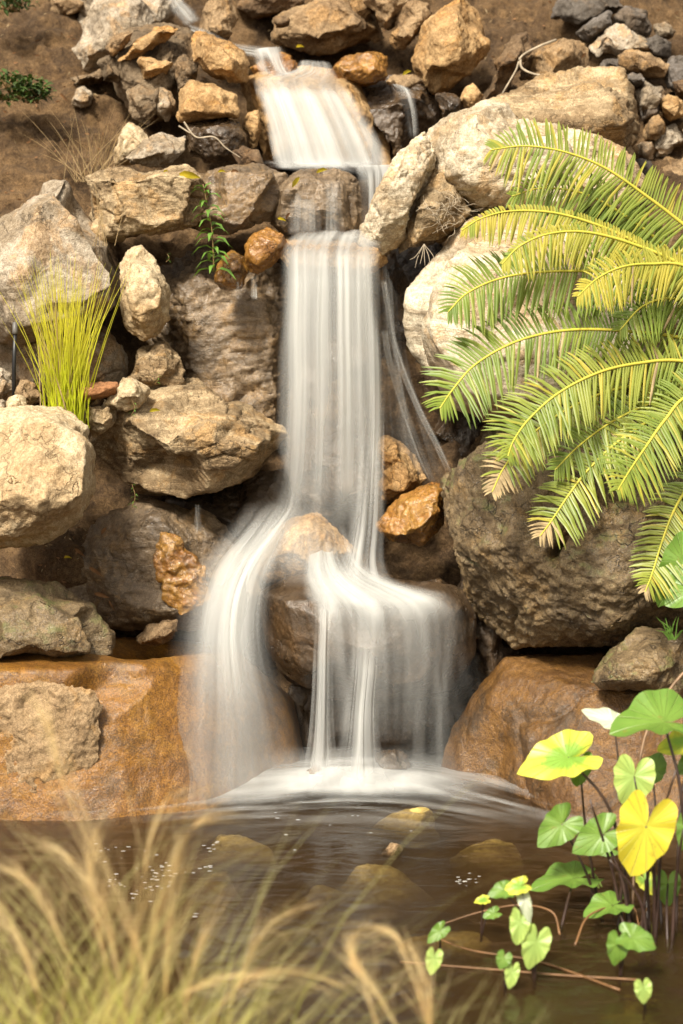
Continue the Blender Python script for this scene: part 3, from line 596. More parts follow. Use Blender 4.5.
# ------------------------------------------------------------------ water
def pool_material():
    m, t, out = newmat('pool_water'); g = G(t)
    tc = g.n('TexCoord'); V = tc.outputs['Object']
    mp = g.n('Mapping'); mp.inputs['Scale'].default_value = (1, 1.8, 1); g.l(V, mp.inputs['Vector'])
    n1 = g.noise(mp.outputs[0], 4.5, 4, .5, .8); n2 = g.noise(mp.outputs[0], 17, 3, .5, .5)
    bp = g.n('Bump'); bp.inputs['Strength'].default_value = .30; bp.inputs['Distance'].default_value = .05
    g.l(g.math('ADD', n1, g.math('MULTIPLY', n2, .10)), bp.inputs['Height'])
    df = g.n('BsdfDiffuse'); df.inputs[0].default_value = (.042, .027, .012, 1)
    tr = g.n('BsdfTransparent'); tr.inputs[0].default_value = (.95, .90, .82, 1)
    mx = g.n('MixShader'); mx.inputs[0].default_value = .84; g.l(df.outputs[0], mx.inputs[1]); g.l(tr.outputs[0], mx.inputs[2])
    gl = g.n('BsdfGlossy'); gl.inputs['Roughness'].default_value = .16; g.l(bp.outputs[0], gl.inputs['Normal'])
    fr = g.n('Fresnel'); fr.inputs[0].default_value = 1.36; g.l(bp.outputs[0], fr.inputs['Normal'])
    m2 = g.n('MixShader'); g.l(fr.outputs[0], m2.inputs[0]); g.l(mx.outputs[0], m2.inputs[1]); g.l(gl.outputs[0], m2.inputs[2])
    g.l(m2.outputs[0], out.inputs[0])
    pv = g.n('VolumePrincipled'); pv.inputs['Color'].default_value = (.20, .118, .045, 1); pv.inputs['Density'].default_value = 7
    g.l(pv.outputs[0], out.inputs[1]); return m
M['pool'] = pool_material()
def pool_fn(x, y):
    co = np.stack([x, y, x * 0], 1)
    r = np.hypot(x, y * 1.0); co[:, 2] = .006 * fbm(co, 3.0, 3) + .004 * np.sin(r * 16) * np.exp(-r * 1.3)
    return co
pw = grid_obj('pool_water', np.linspace(-4, 4, 260), np.linspace(-3.4, .6, 160), pool_fn, M['pool'], 'dark brown pool of water')
bm = bmesh.new(); bm.from_mesh(pw.data)                     # close the body of water down to below its bed
r_ = bmesh.ops.extrude_edge_only(bm, edges=[e for e in bm.edges if e.is_boundary])
vs_ = [v for v in r_['geom'] if isinstance(v, bmesh.types.BMVert)]
for v in vs_: v.co.z = -.9
bmesh.ops.contextual_create(bm, geom=[e for e in bm.edges if e.is_boundary])
bmesh.ops.recalc_face_normals(bm, faces=bm.faces); bm.to_mesh(pw.data); bm.free()

def foam_mat(name, streak=(26, 2.0), gain=1.0, col=(.76, .76, .74), lo=.30, hi=.72, base=.25):
    m, t, out = newmat(name); g = G(t)
    tc = g.n('TexCoord'); at = g.n('Attribute'); at.attribute_name = 'dens'
    mp = g.n('Mapping'); mp.inputs['Scale'].default_value = (streak[0], streak[1], 1); g.l(tc.outputs['UV'], mp.inputs['Vector'])
    mp2 = g.n('Mapping'); mp2.inputs['Scale'].default_value = (streak[0] * .28, streak[1] * .6, 1); mp2.inputs['Location'].default_value = (3.3, 1.7, 0); g.l(tc.outputs['UV'], mp2.inputs['Vector'])
    s1 = g.ramp(g.noise(mp.outputs[0], 1, 3, .5), lo, hi); s2 = g.ramp(g.noise(mp2.outputs[0], 1, 2, .5), .30, .66)
    s = g.math('MULTIPLY_ADD', g.math('ADD', g.math('MULTIPLY', s1, .5), g.math('MULTIPLY', s2, .6)), 1 - base, base)
    a = g.math('MULTIPLY', g.math('MULTIPLY', s, at.outputs['Fac']), gain)
    cl = g.n('Clamp'); g.l(a, cl.inputs[0]); cl.inputs[2].default_value = .985
    df = g.n('BsdfDiffuse'); df.inputs[0].default_value = (*col, 1)
    tl = g.n('BsdfTranslucent'); tl.inputs[0].default_value = (*col, 1)
    mx = g.n('MixShader'); mx.inputs[0].default_value = .42; g.l(df.outputs[0], mx.inputs[1]); g.l(tl.outputs[0], mx.inputs[2])
    tr = g.n('BsdfTransparent'); m2 = g.n('MixShader'); g.l(cl.outputs[0], m2.inputs[0]); g.l(tr.outputs[0], m2.inputs[1]); g.l(mx.outputs[0], m2.inputs[2])
    g.l(m2.outputs[0], out.inputs[0]); return m
M['veil'] = foam_mat('falling_water', (15, .7), 1.0, lo=.22, hi=.78, base=.38, col=(.66, .665, .645))
M['veil_fine'] = foam_mat('fine_falling_water', (8, .5), 1.0, lo=.24, hi=.78, base=.26, col=(.66, .665, .645))
M['foam'] = foam_mat('pool_foam', (7, 7), 1.0, lo=.25, hi=.7, base=.55)
M['soft'] = foam_mat('spray_foam', (5, 1.0), 1.0, lo=.2, hi=.75, base=.6, col=(.74, .745, .725))

def veil(stations, mat, dens_v=None, edge=.22, bow=.05, name='waterfall', label=None, layers=1, gap=.03, seed=0, nu=70, nv=90, rib=.012, parent=None, edge_r=None, topfade=.02, botfade=.12, gain=1.0, var=.55):
    """stations = [(lx,ly,lY, rx,ry,rY, density)], the two edges of the sheet in photo pixels with their depths"""
    edge_r = edge_r or edge
    st = np.array([[*P(a, b, c), *P(d, e, f)] for a, b, c, d, e, f, *_ in stations]); dn = np.array([s_[6] if len(s_) > 6 else 1 for s_ in stations])
    n = len(stations); t = np.linspace(0, 1, n); tv = np.linspace(0, 1, nv)
    # smooth path through the stations
    def sm(col):
        m = np.gradient(col, t); i = np.clip(np.searchsorted(t, tv, 'right') - 1, 0, n - 2); h = t[i + 1] - t[i]; s = (tv - t[i]) / h
        return (2*s**3-3*s**2+1)*col[i] + (s**3-2*s**2+s)*h*m[i] + (-2*s**3+3*s**2)*col[i+1] + (s**3-s**2)*h*m[i+1]
    c = np.stack([sm(st[:, k]) for k in range(6)], 1); dv = np.interp(tv, t, dn)
    vs = []; fs = []; uvs = []; den = []
    for L in range(layers):
        u = np.linspace(0, 1, nu); b = len(vs) and sum(len(x) for x in vs)
        uu, vv = np.meshgrid(u, np.arange(nv)); uu = uu.ravel(); vv = vv.ravel()
        A = c[vv, :3]; Bp = c[vv, 3:]
        p = A * (1 - uu)[:, None] + Bp * uu[:, None]
        w_ = np.linalg.norm(Bp - A, axis=1)
        q = np.stack([uu * 9 + seed * 3.1 + L * 7.7, tv[vv] * 1.1, uu * 0 + seed], 1)
        p[:, 1] -= bow * np.sin(np.pi * uu) - rib * vnoise(q) - .4 * rib * vnoise(q * np.array([3.1, 1.5, 1])) + L * gap
        p[:, 0] += .006 * vnoise(q * 1.3 + 5)
        wv = .09 * vnoise(np.stack([tv[vv] * 5 + seed, uu * 0 + 3.3, uu * 0 + L], 1))
        e = sstep(0, edge, uu + wv * .6 - .02) * sstep(0, edge_r, 1 - uu + wv * .6 - .02)
        cv = vnoise(np.stack([uu * w_.mean() * 24 + seed * 5.1, tv[vv] * 1.6 + L, uu * 0 + seed], 1)) + .5 * vnoise(np.stack([uu * w_.mean() * 60 + seed, tv[vv] * 1.2, uu * 0 + L], 1))
        e = e * np.clip(1 - var * .45 + var * cv, .08, 1.25)
        # ragged ends
        tf = sstep(0, topfade, tv[vv]) ; jag = .5 + .5 * vnoise(np.stack([uu * 14 + seed, uu * 0, uu * 0 + L], 1))
        bf = sstep(0, botfade, (1 - tv[vv]) - .0 * jag) if botfade > 0 else 1
        den.append(np.clip(e * tf * bf * dv[vv] * gain * (1 if L == 0 else .6), 0, 1.2))
        i = np.arange(nu * nv).reshape(nv, nu) + b
        fs.append(np.stack([i[:-1, :-1], i[1:, :-1], i[1:, 1:], i[:-1, 1:]], -1).reshape(-1, 4))
        vs.append(p); uvs.append(np.stack([uu * (w_.mean() / .35) + seed * .37 + L * .61, tv[vv] + seed + L * .3], 1))
    v = np.concatenate(vs); f = np.concatenate(fs)
    o = mesh_obj(name, v, f.tolist(), M[mat]); me = o.data
    at = me.attributes.new('dens', 'FLOAT', 'POINT'); at.data.foreach_set('value', np.concatenate(den).astype(np.float32))
    li = np.empty(len(me.loops), dtype=np.int32); me.loops.foreach_get('vertex_index', li)
    ul = me.uv_layers.new(name='UVMap'); ul.data.foreach_set('uv', np.concatenate(uvs)[li].astype(np.float32).ravel())
    props(o, label, None, None, 'structure'); return o

# topmost trickle and stream
veil([(158, -30, 2.0, 176, -30, 2.0, .7), (164, -4, 1.9, 184, -4, 1.9, .8), (172, 14, 1.8, 198, 10, 1.8, .9), (186, 28, 1.62, 204, 20, 1.62, .7)], 'veil_fine', label='topmost white trickle between rocks at the top edge', seed=1, edge=.4, bow=.02)
veil([(186, 22, 1.66, 192, 32, 1.55, .5), (205, 28, 1.62, 204, 39, 1.5, .8), (225, 38, 1.6, 222, 48, 1.48, .8), (246, 44, 1.62, 248, 56, 1.5, .9), (290, 48, 1.7, 285, 62, 1.5, .5)], 'veil_fine', label='shallow stream sliding between rocks at the top', seed=2, edge=.35, bow=.0, name='stream')
veil([(246, 50, 1.62, 284, 46, 1.66, .9), (250, 56, 1.45, 286, 54, 1.5, 1), (256, 68, 1.36, 292, 70, 1.4, .9), (258, 76, 1.3, 300, 76, 1.36, .7)], 'veil', label='first little cascade at the top of the falls', seed=3, edge=.25, bow=.03)
# upper fall
veil([(300, 60, 1.6, 330, 62, 1.6, .3), (290, 70, 1.42, 338, 74, 1.42, .5), (254, 77, 1.30, 346, 84, 1.32, .35), (255, 86, 1.22, 350, 90, 1.24, .45), (258, 98, 1.17, 357, 99, 1.19, 1.0), (264, 118, 1.13, 368, 118, 1.16, 1.05), (270, 140, 1.11, 379, 140, 1.13, 1.1), (274, 160, 1.10, 388, 160, 1.12, 1.0), (276, 170, 1.08, 390, 168, 1.1, .8)], 'veil', label='upper waterfall pouring over an orange lip', seed=4, edge=.10, edge_r=.14, layers=2, bow=.05, botfade=.05, var=.5, gain=1.15)
veil([(250, 160, 1.12, 395, 160, 1.14, .0), (262, 164, 1.02, 392, 163, 1.04, .8), (272, 168, .92, 390, 166, .94, .6), (320, 178, .80, 396, 174, .86, .4)], 'soft', label='white water gathering on the middle step', seed=5, edge=.35, bow=.0, botfade=.6, name='stream')
veil([(390, 84, 1.3, 402, 84, 1.3, .5), (396, 92, 1.2, 412, 90, 1.22, .9), (404, 112, 1.16, 418, 112, 1.18, .8), (408, 140, 1.12, 420, 140, 1.14, .5)], 'veil_fine', label='thin side trickle right of the upper waterfall', seed=6, edge=.4, bow=.01)
# middle step
veil([(352, 166, .86, 396, 164, .9, .8), (356, 176, .74, 396, 174, .8, .7), (360, 200, .68, 390, 200, .72, .55), (362, 235, .62, 380, 235, .66, .8)], 'veil_fine', label='short water curtain at the right of the middle step', seed=7, edge=.3, bow=.02)
veil([(318, 180, .56, 346, 180, .56, .1), (322, 196, .50, 342, 196, .50, .6), (322, 225, .47, 344, 225, .47, .7), (318, 240, .45, 350, 240, .45, .9)], 'veil_fine', label='thin trickle down the wet brown rock of the middle step', seed=8, edge=.4, bow=.01)
veil([(286, 186, .58, 322, 186, .58, .05), (286, 205, .53, 322, 205, .53, .35), (284, 236, .48, 324, 236, .48, .35)], 'veil_fine', label='faint film of water on the middle step rock', seed=9, edge=.3, bow=.01)
# main fall
veil([(296, 230, .66, 388, 228, .66, .2), (287, 237, .54, 386, 236, .56, .6), (281, 244, .44, 383, 250, .44, .36), (279, 256, .36, 382, 262, .37, .62), (279, 280, .33, 382, 285, .34, .92), (277, 330, .31, 383, 330, .32, .86), (277, 380, .30, 384, 380, .31, .74), (275, 430, .29, 385, 430, .30, .56), (272, 470, .28, 386, 470, .29, .45), (266, 510, .26, 388, 510, .28, .40), (258, 548, .24, 388, 560, .26, .30)], 'veil', label='main waterfall, a tall silky white curtain in the centre', seed=10, edge=.13, edge_r=.10, layers=2, bow=.05, nu=130, nv=120, botfade=.2, var=.5, gain=1.22)
veil([(360, 380, .26, 388, 380, .27, .0), (354, 450, .24, 389, 450, .24, .4), (346, 520, .18, 388, 520, .2, .5), (336, 560, .08, 388, 562, .1, .6), (320, 586, -.04, 404, 586, -.02, .6), (310, 600, -.14, 430, 598, -.12, .2)], 'soft', label='right-hand foot of the main waterfall reaching the round boulder', seed=11, edge=.4, bow=.04, botfade=.3)
veil([(276, 470, .26, 310, 480, .25, .0), (266, 500, .18, 312, 506, .16, .25), (246, 524, .10, 300, 530, .12, .55), (220, 552, .02, 278, 562, .02, .85), (200, 585, -.06, 268, 598, -.07, .85), (190, 620, -.14, 268, 636, -.13, .66), (182, 655, -.24, 278, 672, -.17, .46), (172, 695, -.33, 294, 712, -.20, .28), (160, 740, -.38, 308, 752, -.22, .20), (148, 778, -.42, 320, 787, -.24, .26), (140, 806, -.46, 330, 807, -.26, .22)], 'veil_fine', label='left branch of the falls bending over the orange basin wall', seed=12, edge=.5, edge_r=.5, bow=.08, nu=120, nv=140, botfade=.06, layers=2, gain=1.2, var=.25)
veil([(250, 490, .16, 320, 510, .16, .0), (226, 524, .05, 300, 536, .08, .45), (196, 558, -.02, 284, 572, -.02, .72), (176, 600, -.1, 278, 614, -.1, .7), (164, 645, -.2, 284, 660, -.18, .45), (152, 695, -.3, 300, 705, -.24, .25), (140, 760, -.4, 320, 770, -.26, .2), (134, 800, -.45, 330, 802, -.28, .1)], 'soft', label='soft misty fan of the left branch of the falls', seed=13, edge=.5, bow=.06, var=.2, gain=1.25)
veil([(266, 500, .12, 350, 500, .14, .0), (256, 528, .0, 352, 530, .04, .30), (248, 556, -.08, 366, 558, -.04, .34), (246, 590, -.14, 390, 584, -.1, .0)], 'soft', label='thin mist of water over the smooth orange-tan rock', seed=44, edge=.4, bow=.08, var=.3)
# water over the smooth tan rock and round boulder
veil([(312, 520, .18, 350, 524, .20, .0), (306, 544, .09, 360, 548, .12, .35), (302, 562, .01, 374, 566, .03, .6), (300, 578, -.07, 398, 578, -.04, .9), (302, 590, -.15, 430, 588, -.12, 1.1), (304, 600, -.24, 456, 596, -.19, 1.05), (306, 610, -.315, 470, 606, -.24, .6), (308, 628, -.345, 474, 622, -.25, .36), (312, 660, -.355, 474, 652, -.25, .27), (318, 692, -.35, 468, 688, -.24, .20), (324, 725, -.34, 462, 722, -.22, .08), (328, 745, -.34, 458, 745, -.2, .0)], 'veil_fine', label='white water surging over the round boulder and hanging from it in curtains', seed=15, edge=.14, edge_r=.30, bow=.05, nu=150, nv=150, botfade=.1, layers=2, gain=1.3, var=.6)
veil([(320, 560, .0, 376, 566, .02, .0), (306, 580, -.08, 404, 580, -.05, .55), (298, 592, -.17, 446, 590, -.13, .95), (304, 601, -.26, 458, 598, -.2, .8), (308, 612, -.33, 462, 608, -.25, .0)], 'soft', label='bright crest of white water on the round boulder', seed=14, edge=.42, bow=.03, botfade=.3, var=.3)
veil([(308, 590, -.24, 346, 590, -.25, .0), (311, 606, -.33, 340, 606, -.34, .45), (313, 622, -.37, 336, 620, -.38, .72), (312, 650, -.38, 334, 650, -.39, .75), (310, 700, -.37, 334, 700, -.38, .72), (304, 750, -.36, 338, 750, -.37, .7), (290, 792, -.36, 350, 792, -.37, .6)], 'soft', label='narrow left strand of the lower cascade', seed=16, edge=.5, bow=.005, topfade=.1, botfade=.12, var=.3)
veil([(344, 598, -.33, 386, 598, -.33, .0), (345, 640, -.40, 385, 640, -.39, .35), (343, 670, -.41, 384, 670, -.39, .66), (338, 710, -.40, 382, 710, -.38, .8), (330, 750, -.40, 386, 750, -.38, .82), (308, 796, -.40, 402, 796, -.38, .6)], 'soft', label='broad middle strand of the lower cascade', seed=17, edge=.5, bow=.01, topfade=.1, botfade=.12, var=.4)
veil([(386, 650, -.30, 480, 630, -.1, .0), (388, 690, -.31, 490, 680, -.1, .20), (384, 740, -.32, 496, 735, -.1, .20), (376, 788, -.34, 510, 788, -.12, .18)], 'veil_fine', label='faint right-hand veil under the round boulder', seed=18, edge=.45, bow=.05, var=.8)
veil([(250, 742, -.30, 440, 742, -.24, .0), (232, 766, -.36, 464, 766, -.3, .35), (222, 784, -.38, 486, 784, -.32, .45), (214, 796, -.41, 496, 796, -.34, .1)], 'soft', label='low cloud of spray where the falls hit the pool', seed=33, edge=.42, bow=.05, botfade=.3, var=.4)
# thin trickles on the dark face
for sd_, pl, lb in ((19, [(383, 280), (388, 310), (392, 335), (404, 372), (420, 410), (438, 446), (452, 478)], 'thin outer trickle right of the main waterfall'),
                 (20, [(385, 330), (390, 360), (400, 395), (412, 430), (424, 462), (436, 488)], 'thin inner trickle right of the main waterfall')):
    veil([(x - 5, y, .52 - .0002 * y, x + 5, y, .52 - .0002 * y, .30) for x, y in pl], 'soft', label=lb, seed=sd_, edge=.45, bow=.0)
veil([(380, 255, .45, 402, 300, .5, .1), (378, 330, .42, 412, 370, .5, .22), (376, 420, .40, 436, 440, .48, .22), (380, 480, .38, 456, 484, .45, .15)], 'veil_fine', label='faint film of water on the dark rock face', seed=21, edge=.3, bow=.0)
for k, (x, y0, y1) in enumerate([(198, 504, 535), (238, 282, 300), (254, 276, 300)]):
    veil([(x - 4, y0, .15 + .2 * (k > 0), x + 4, y0, .15 + .2 * (k > 0), .3), (x - 4, y1, .15 + .2 * (k > 0), x + 5, y1, .15 + .2 * (k > 0), .3)], 'soft', label=['small drip under the overhanging boulder', 'small drip under the smaller rust rock', 'small drip under the bright orange rock'][k], seed=22 + k, edge=.4, bow=0)
# foam on the pool
def foam_sheet():
    nx, ny = 260, 150; X = np.linspace(-1.25, 1.0, nx); Yv = np.linspace(-1.1, .35, ny)
    xx, yy = np.meshgrid(X, Yv); xx = xx.ravel(); yy = yy.ravel()
    co = np.stack([xx, yy, xx * 0], 1)
    n = fbm(co, 3.0, 4, .55, 3.3)
    # edge of the foam, an arc bowed towards the viewer
    cx, cy_, = 0.02, .0
    dx = (xx - .02); arc = -.30 + .07 * fbm(co * np.array([1, .2, 1]), 2.2, 2, .5, 1.3) - np.where(dx > 0, .60, .29) * np.abs(dx) ** 1.5           # front edge y of the bright band
    inner = sstep(-.16, .14, yy - (arc + .06 * n))
    side = np.clip(1.05 - np.abs(dx) / 1.02, 0, 1)
    core = np.exp(-((xx - .02) / .34) ** 2 - ((yy + .17) / .15) ** 2)
    band = np.exp(-((yy - arc - .03 + .025 * n) / .055) ** 2) * side ** .8 * (.55 + .45 * np.exp(-(dx / .4) ** 2))
    d = 1.5 * core + 1.0 * band * (.75 + .5 * n)
    behind = sstep(-.05, .15, yy - arc) * side * .26
    faint = np.exp(-((xx - .0) / .6) ** 2 - ((yy + .5) / .20) ** 2) * .26
    st = fbm(np.stack([xx * 2.2, (yy - arc) * 11, xx * 0], 1), 1.6, 3, .55, 8.1)
    d = np.clip(d + (faint + behind) * np.clip(.55 + 1.3 * st, 0, 2), 0, 1.1)
    co[:, 2] = .012 + .035 * core + .008 * n * d + .014
    e = sstep(0, .15, (xx + 1.25)) * sstep(0, .05, 1.0 - xx) * sstep(0, .05, yy + 1.1); d = d * e
    i = np.arange(nx * ny).reshape(ny, nx); f = np.stack([i[:-1, :-1], i[:-1, 1:], i[1:, 1:], i[1:, :-1]], -1).reshape(-1, 4)
    o = mesh_obj('foam', co, f.tolist(), M['foam']); me = o.data
    at = me.attributes.new('dens', 'FLOAT', 'POINT'); at.data.foreach_set('value', d.astype(np.float32))
    li = np.empty(len(me.loops), dtype=np.int32); me.loops.foreach_get('vertex_index', li)
    ul = me.uv_layers.new(name='UVMap'); ul.data.foreach_set('uv', co[li, :2].astype(np.float32).ravel())
    props(o, 'white foam spreading on the pool below the falls', None, None, 'structure')
foam_sheet()
def bubbles():
    r = random.Random(5); bm = bmesh.new()
    for cx, cy_, n, s_ in [(110, 850, 10, 12), (142, 888, 16, 13), (160, 868, 16, 12), (158, 876, 8, 5), (214, 845, 8, 6), (206, 868, 5, 4), (120, 884, 8, 8), (465, 878, 8, 8), (462, 880, 8, 3), (300, 812, 8, 30), (380, 818, 6, 25), (195, 915, 3, 3)]:
        for k in range(n):
            p = W(cx + r.gauss(0, s_), cy_ + r.gauss(0, s_ * .45), .004); rr = r.uniform(.0012, .0030)
            bmesh.ops.create_icosphere(bm, subdivisions=1, radius=rr, matrix=Matrix.Translation(p) @ Matrix.Diagonal((3.2, 1.2, .35, 1)))
    me = bpy.data.meshes.new('foam_flecks'); bm.to_mesh(me); bm.free(); me.materials.append(simple('foam_fleck_white', (.42, .40, .36), .4, 0, var=.1))
    o = bpy.data.objects.new('foam_flecks', me); COL.objects.link(o); props(o, 'small white foam flecks drifting on the brown pool', 'foam', None, 'stuff')
bubbles()

# ------------------------------------------------------------------ cycad
def catmull(pts, n):
    pts = [Vector(p) for p in pts]; a = [pts[0] * 2 - pts[1]] + pts + [pts[-1] * 2 - pts[-2]]; out = []
    for i in range(n):
        t = i / (n - 1) * (len(pts) - 1); k = min(int(t), len(pts) - 2); s = t - k
        p0, p1, p2, p3 = a[k:k + 4]
        out.append(.5 * ((2 * p1) + (p2 - p0) * s + (2 * p0 - 5 * p1 + 4 * p2 - p3) * s * s + (3 * p1 - p0 - 3 * p2 + p3) * s ** 3))
    return out
CR = P(830, 400, .15)
cyc = empty('cycad', CR - Vector((0, 0, .45)), label='cycad with arching yellow-green feather fronds hanging over the right-hand boulders', cat='cycad')
tb = MB(); tb.tube([CR + Vector((.05, .05, -.75)), CR + Vector((.02, .02, -.4)), CR + Vector((0, 0, -.02))], .15, .11, 12)
tb.build('trunk', M['trunk'], cyc)
def frond(pts, Yt, Yb, dn, upl, mat, tipdry=.0, droop=.0, seed=0, spacing=.0112, label=None, wid=.0096, basepull=True):
    """pts: midrib in photo pixels from tip to base; dn / upl: leaflet lengths (m) below and above the midrib"""
    r = random.Random(seed); n = len(pts)
    P3 = [P(x, y, Yt + (Yb - Yt) * (i / (n - 1)) ** .9) for i, (x, y) in enumerate(pts)] + [CR]
    line = catmull(P3, 120)
    L = [0]
    for a, b in zip(line, line[1:]): L.append(L[-1] + (b - a).length)
    tot = L[-1]
    def at(s):
        k = 0
        i = min(max(np.searchsorted(L, s) - 1, 0), len(line) - 2); q = (s - L[i]) / max(1e-6, L[i + 1] - L[i])
        return line[i].lerp(line[i + 1], q), (line[i] - line[i + 1]).normalized()       # tangent towards the tip
    mb = MB(); s = .006; i = 0
    while s < tot * .93:
        c, tg = at(s)
        env = min(1, .30 + s / .22) * (1 if s < tot * .7 else max(.25, 1 - (s - tot * .7) / (tot * .3)))
        perp = Vector((-tg.z, 0, tg.x))
        if perp.z < 0: perp = -perp                                   # upward normal of the midrib in the picture plane
        for sg, ln in ((-1, dn), (1, upl)):
            l_ = ln * env * r.uniform(.90, 1.06)
            fw = .34 if s > .12 else .34 + (0.12 - s) * 7
            d0 = (perp * sg * 1.0 + tg * fw * r.uniform(.75, 1.2) + Vector((0, -.38 if sg < 0 else .30, 0)) + Vector((r.gauss(0, .075), r.gauss(0, .10), r.gauss(0, .075)))).normalized()
            sag = Vector((0, 0, -1)) * l_ * (.20 + droop)
            p1 = c + d0 * l_ * .5 + sag * .18; p2 = c + d0 * l_ + sag
            m_ = 1 if (s < tipdry * r.uniform(.7, 1.2)) else 0
            if r.random() < .008: m_ = 1
            if m_ == 0 and r.random() < .16: m_ = 2
            ww = wid * r.uniform(.85, 1.1)
            if r.random() > .05: mb.ribbon([c, c.lerp(p1, .5), p1, p1.lerp(p2, .6) + sag * -.03, p2], [ww * .7, ww, ww, ww * .75, ww * .12], tg, m_, fold=.25)
        s += spacing * r.uniform(.92, 1.08); i += 1
    o = mb.build('frond', [M[mat], M['frond_dry'], M['frond_mid' if mat != 'frond_mid' else 'frond_yellow']], cyc, smooth=False)
    if label: o['label'] = label
    rb = MB(); rb.tube(line[:110:2], .0022, .0075, 6)
    rbo = rb.build('midrib', M['rachis'], None, origin=cyc.location); rbo.parent = o; rbo.location = (0, 0, 0)
    return o
frond([(490, 150), (525, 146), (565, 152), (605, 168), (645, 195), (683, 224), (740, 270)], -.30, -.10, .17, .13, 'frond_mid', seed=1, label='topmost green frond')
frond([(512, 196), (545, 188), (590, 196), (640, 226), (683, 262), (740, 310)], -.28, -.08, .15, .10, 'frond_green', seed=2)
frond([(462, 230), (482, 218), (512, 211), (555, 213), (600, 226), (645, 247), (683, 270), (740, 310)], -.48, -.15, .105, .03, 'frond_yellow', seed=3, label='narrow yellow frond with rolled leaflets')
frond([(502, 264), (520, 246), (548, 234), (585, 232), (630, 243), (683, 266), (740, 310)], -.52, -.2, .125, .04, 'frond_yellow', seed=4)
frond([(448, 312), (466, 294), (495, 280), (530, 273), (580, 271), (630, 274), (690, 290), (745, 320)], -.50, -.2, .15, .13, 'frond_green', seed=5)
frond([(578, 296), (598, 278), (622, 267), (650, 264), (690, 268), (750, 310)], -.58, -.28, .13, .08, 'frond_yellow', seed=6)
frond([(620, 330), (645, 305), (680, 300), (740, 330)], -.40, -.2, .13, .13, 'frond_green', seed=16)
frond([(440, 408), (454, 388), (476, 364), (515, 342), (560, 331), (610, 330), (683, 338), (750, 360)], -.60, -.2, .155, .15, 'frond_green', seed=7, label='wide deep green frond reaching farthest left')
frond([(508, 456), (514, 440), (530, 418), (560, 392), (600, 372), (640, 363), (683, 361), (750, 375)], -.72, -.25, .15, .14, 'frond_mid', seed=8)
frond([(492, 492), (505, 466), (530, 436), (570, 408), (620, 388), (690, 380), (750, 385)], -.56, -.2, .11, .11, 'frond_mid', tipdry=.13, seed=9, label='shaded frond with a dry brown tip')
frond([(540, 536), (552, 520), (568, 496), (588, 470), (620, 440), (660, 415), (700, 400), (760, 395)], -.62, -.25, .13, .12, 'frond_mid', tipdry=.10, seed=10)
frond([(618, 490), (630, 470), (645, 448), (665, 420), (690, 395), (750, 385)], -.74, -.3, .15, .13, 'frond_mid', seed=11)
frond([(555, 470), (580, 445), (615, 420), (660, 400), (700, 392), (760, 390)], -.50, -.2, .13, .12, 'frond_green', seed=12)
frond([(645, 592), (652, 574), (661, 545), (672, 515), (686, 490), (715, 450), (760, 420)], -.66, -.25, .13, .10, 'frond_mid', tipdry=.04, seed=13)
frond([(760, 560), (755, 520), (765, 470), (785, 430)], -.5, -.1, .14, .13, 'frond_green', seed=14)

# ------------------------------------------------------------------ taro
def taro_leaf_mat(name, c_in, c_out, c_vein, trn=.3, blot=.0):
    m, t, out = newmat(name); g = G(t); tc = g.n('TexCoord')
    sx = g.n('SeparateXYZ'); g.l(tc.outputs['UV'], sx.inputs[0])      # u = angle 0..1, v = radius share 0..1
    f = g.noise(tc.outputs['Object'], 26, 4, .6, 1)
    edge = g.ramp(g.math('ADD', sx.outputs[1], g.math('MULTIPLY', g.math('SUBTRACT', f, .5), 1.1)), .35, .95)
    col = g.mix(edge, c_in, c_out)
    rib = g.math('ABSOLUTE', g.math('SUBTRACT', g.math('FRACT', g.math('MULTIPLY', sx.outputs[0], 11)), .5))
    vein = g.ramp(rib, .42, .5)
    col = g.mix(g.math('MULTIPLY', vein, .45), col, c_vein)
    if blot: col = g.mix(g.ramp(g.noise(tc.outputs['Object'], 38, 5, .7), .60, .68, 0, blot), col, (.25, .11, .03))
    b = g.n('BsdfPrincipled'); g.l(col, b.inputs['Base Color']); b.inputs['Roughness'].default_value = .42
    bp = g.n('Bump'); bp.inputs['Distance'].default_value = .004; bp.inputs['Strength'].default_value = .7
    g.l(g.math('SUBTRACT', g.math('MULTIPLY', f, .4), vein), bp.inputs['Height']); g.l(bp.outputs[0], b.inputs['Normal'])
    tr = g.n('BsdfTranslucent'); g.l(g.mix(1, col, (1.2, 1.2, .7), 'MULTIPLY'), tr.inputs[0])
    mx = g.n('MixShader'); mx.inputs[0].default_value = trn; g.l(b.outputs[0], mx.inputs[1]); g.l(tr.outputs[0], mx.inputs[2]); g.l(mx.outputs[0], out.inputs[0]); return m
M['t_green'] = taro_leaf_mat('taro_leaf_green', (.17, .29, .045), (.13, .24, .035), (.30, .40, .11), blot=.35)
M['t_pale'] = taro_leaf_mat('taro_leaf_pale_green', (.34, .48, .12), (.42, .55, .14), (.22, .38, .09))
M['t_var'] = taro_leaf_mat('taro_leaf_yellow_edged', (.22, .40, .05), (.66, .66, .07), (.50, .58, .10), blot=.4)
M['t_yel'] = taro_leaf_mat('taro_leaf_yellow', (.62, .56, .05), (.72, .60, .05), (.62, .64, .20), blot=.5)
M['t_back'] = taro_leaf_mat('taro_leaf_whitish_back', (.55, .58, .45), (.50, .55, .38), (.42, .48, .30))
PROF = ([0, 15, 35, 60, 90, 120, 145, 160, 172, 180], [1.0, .84, .66, .56, .53, .59, .68, .64, .36, .16])
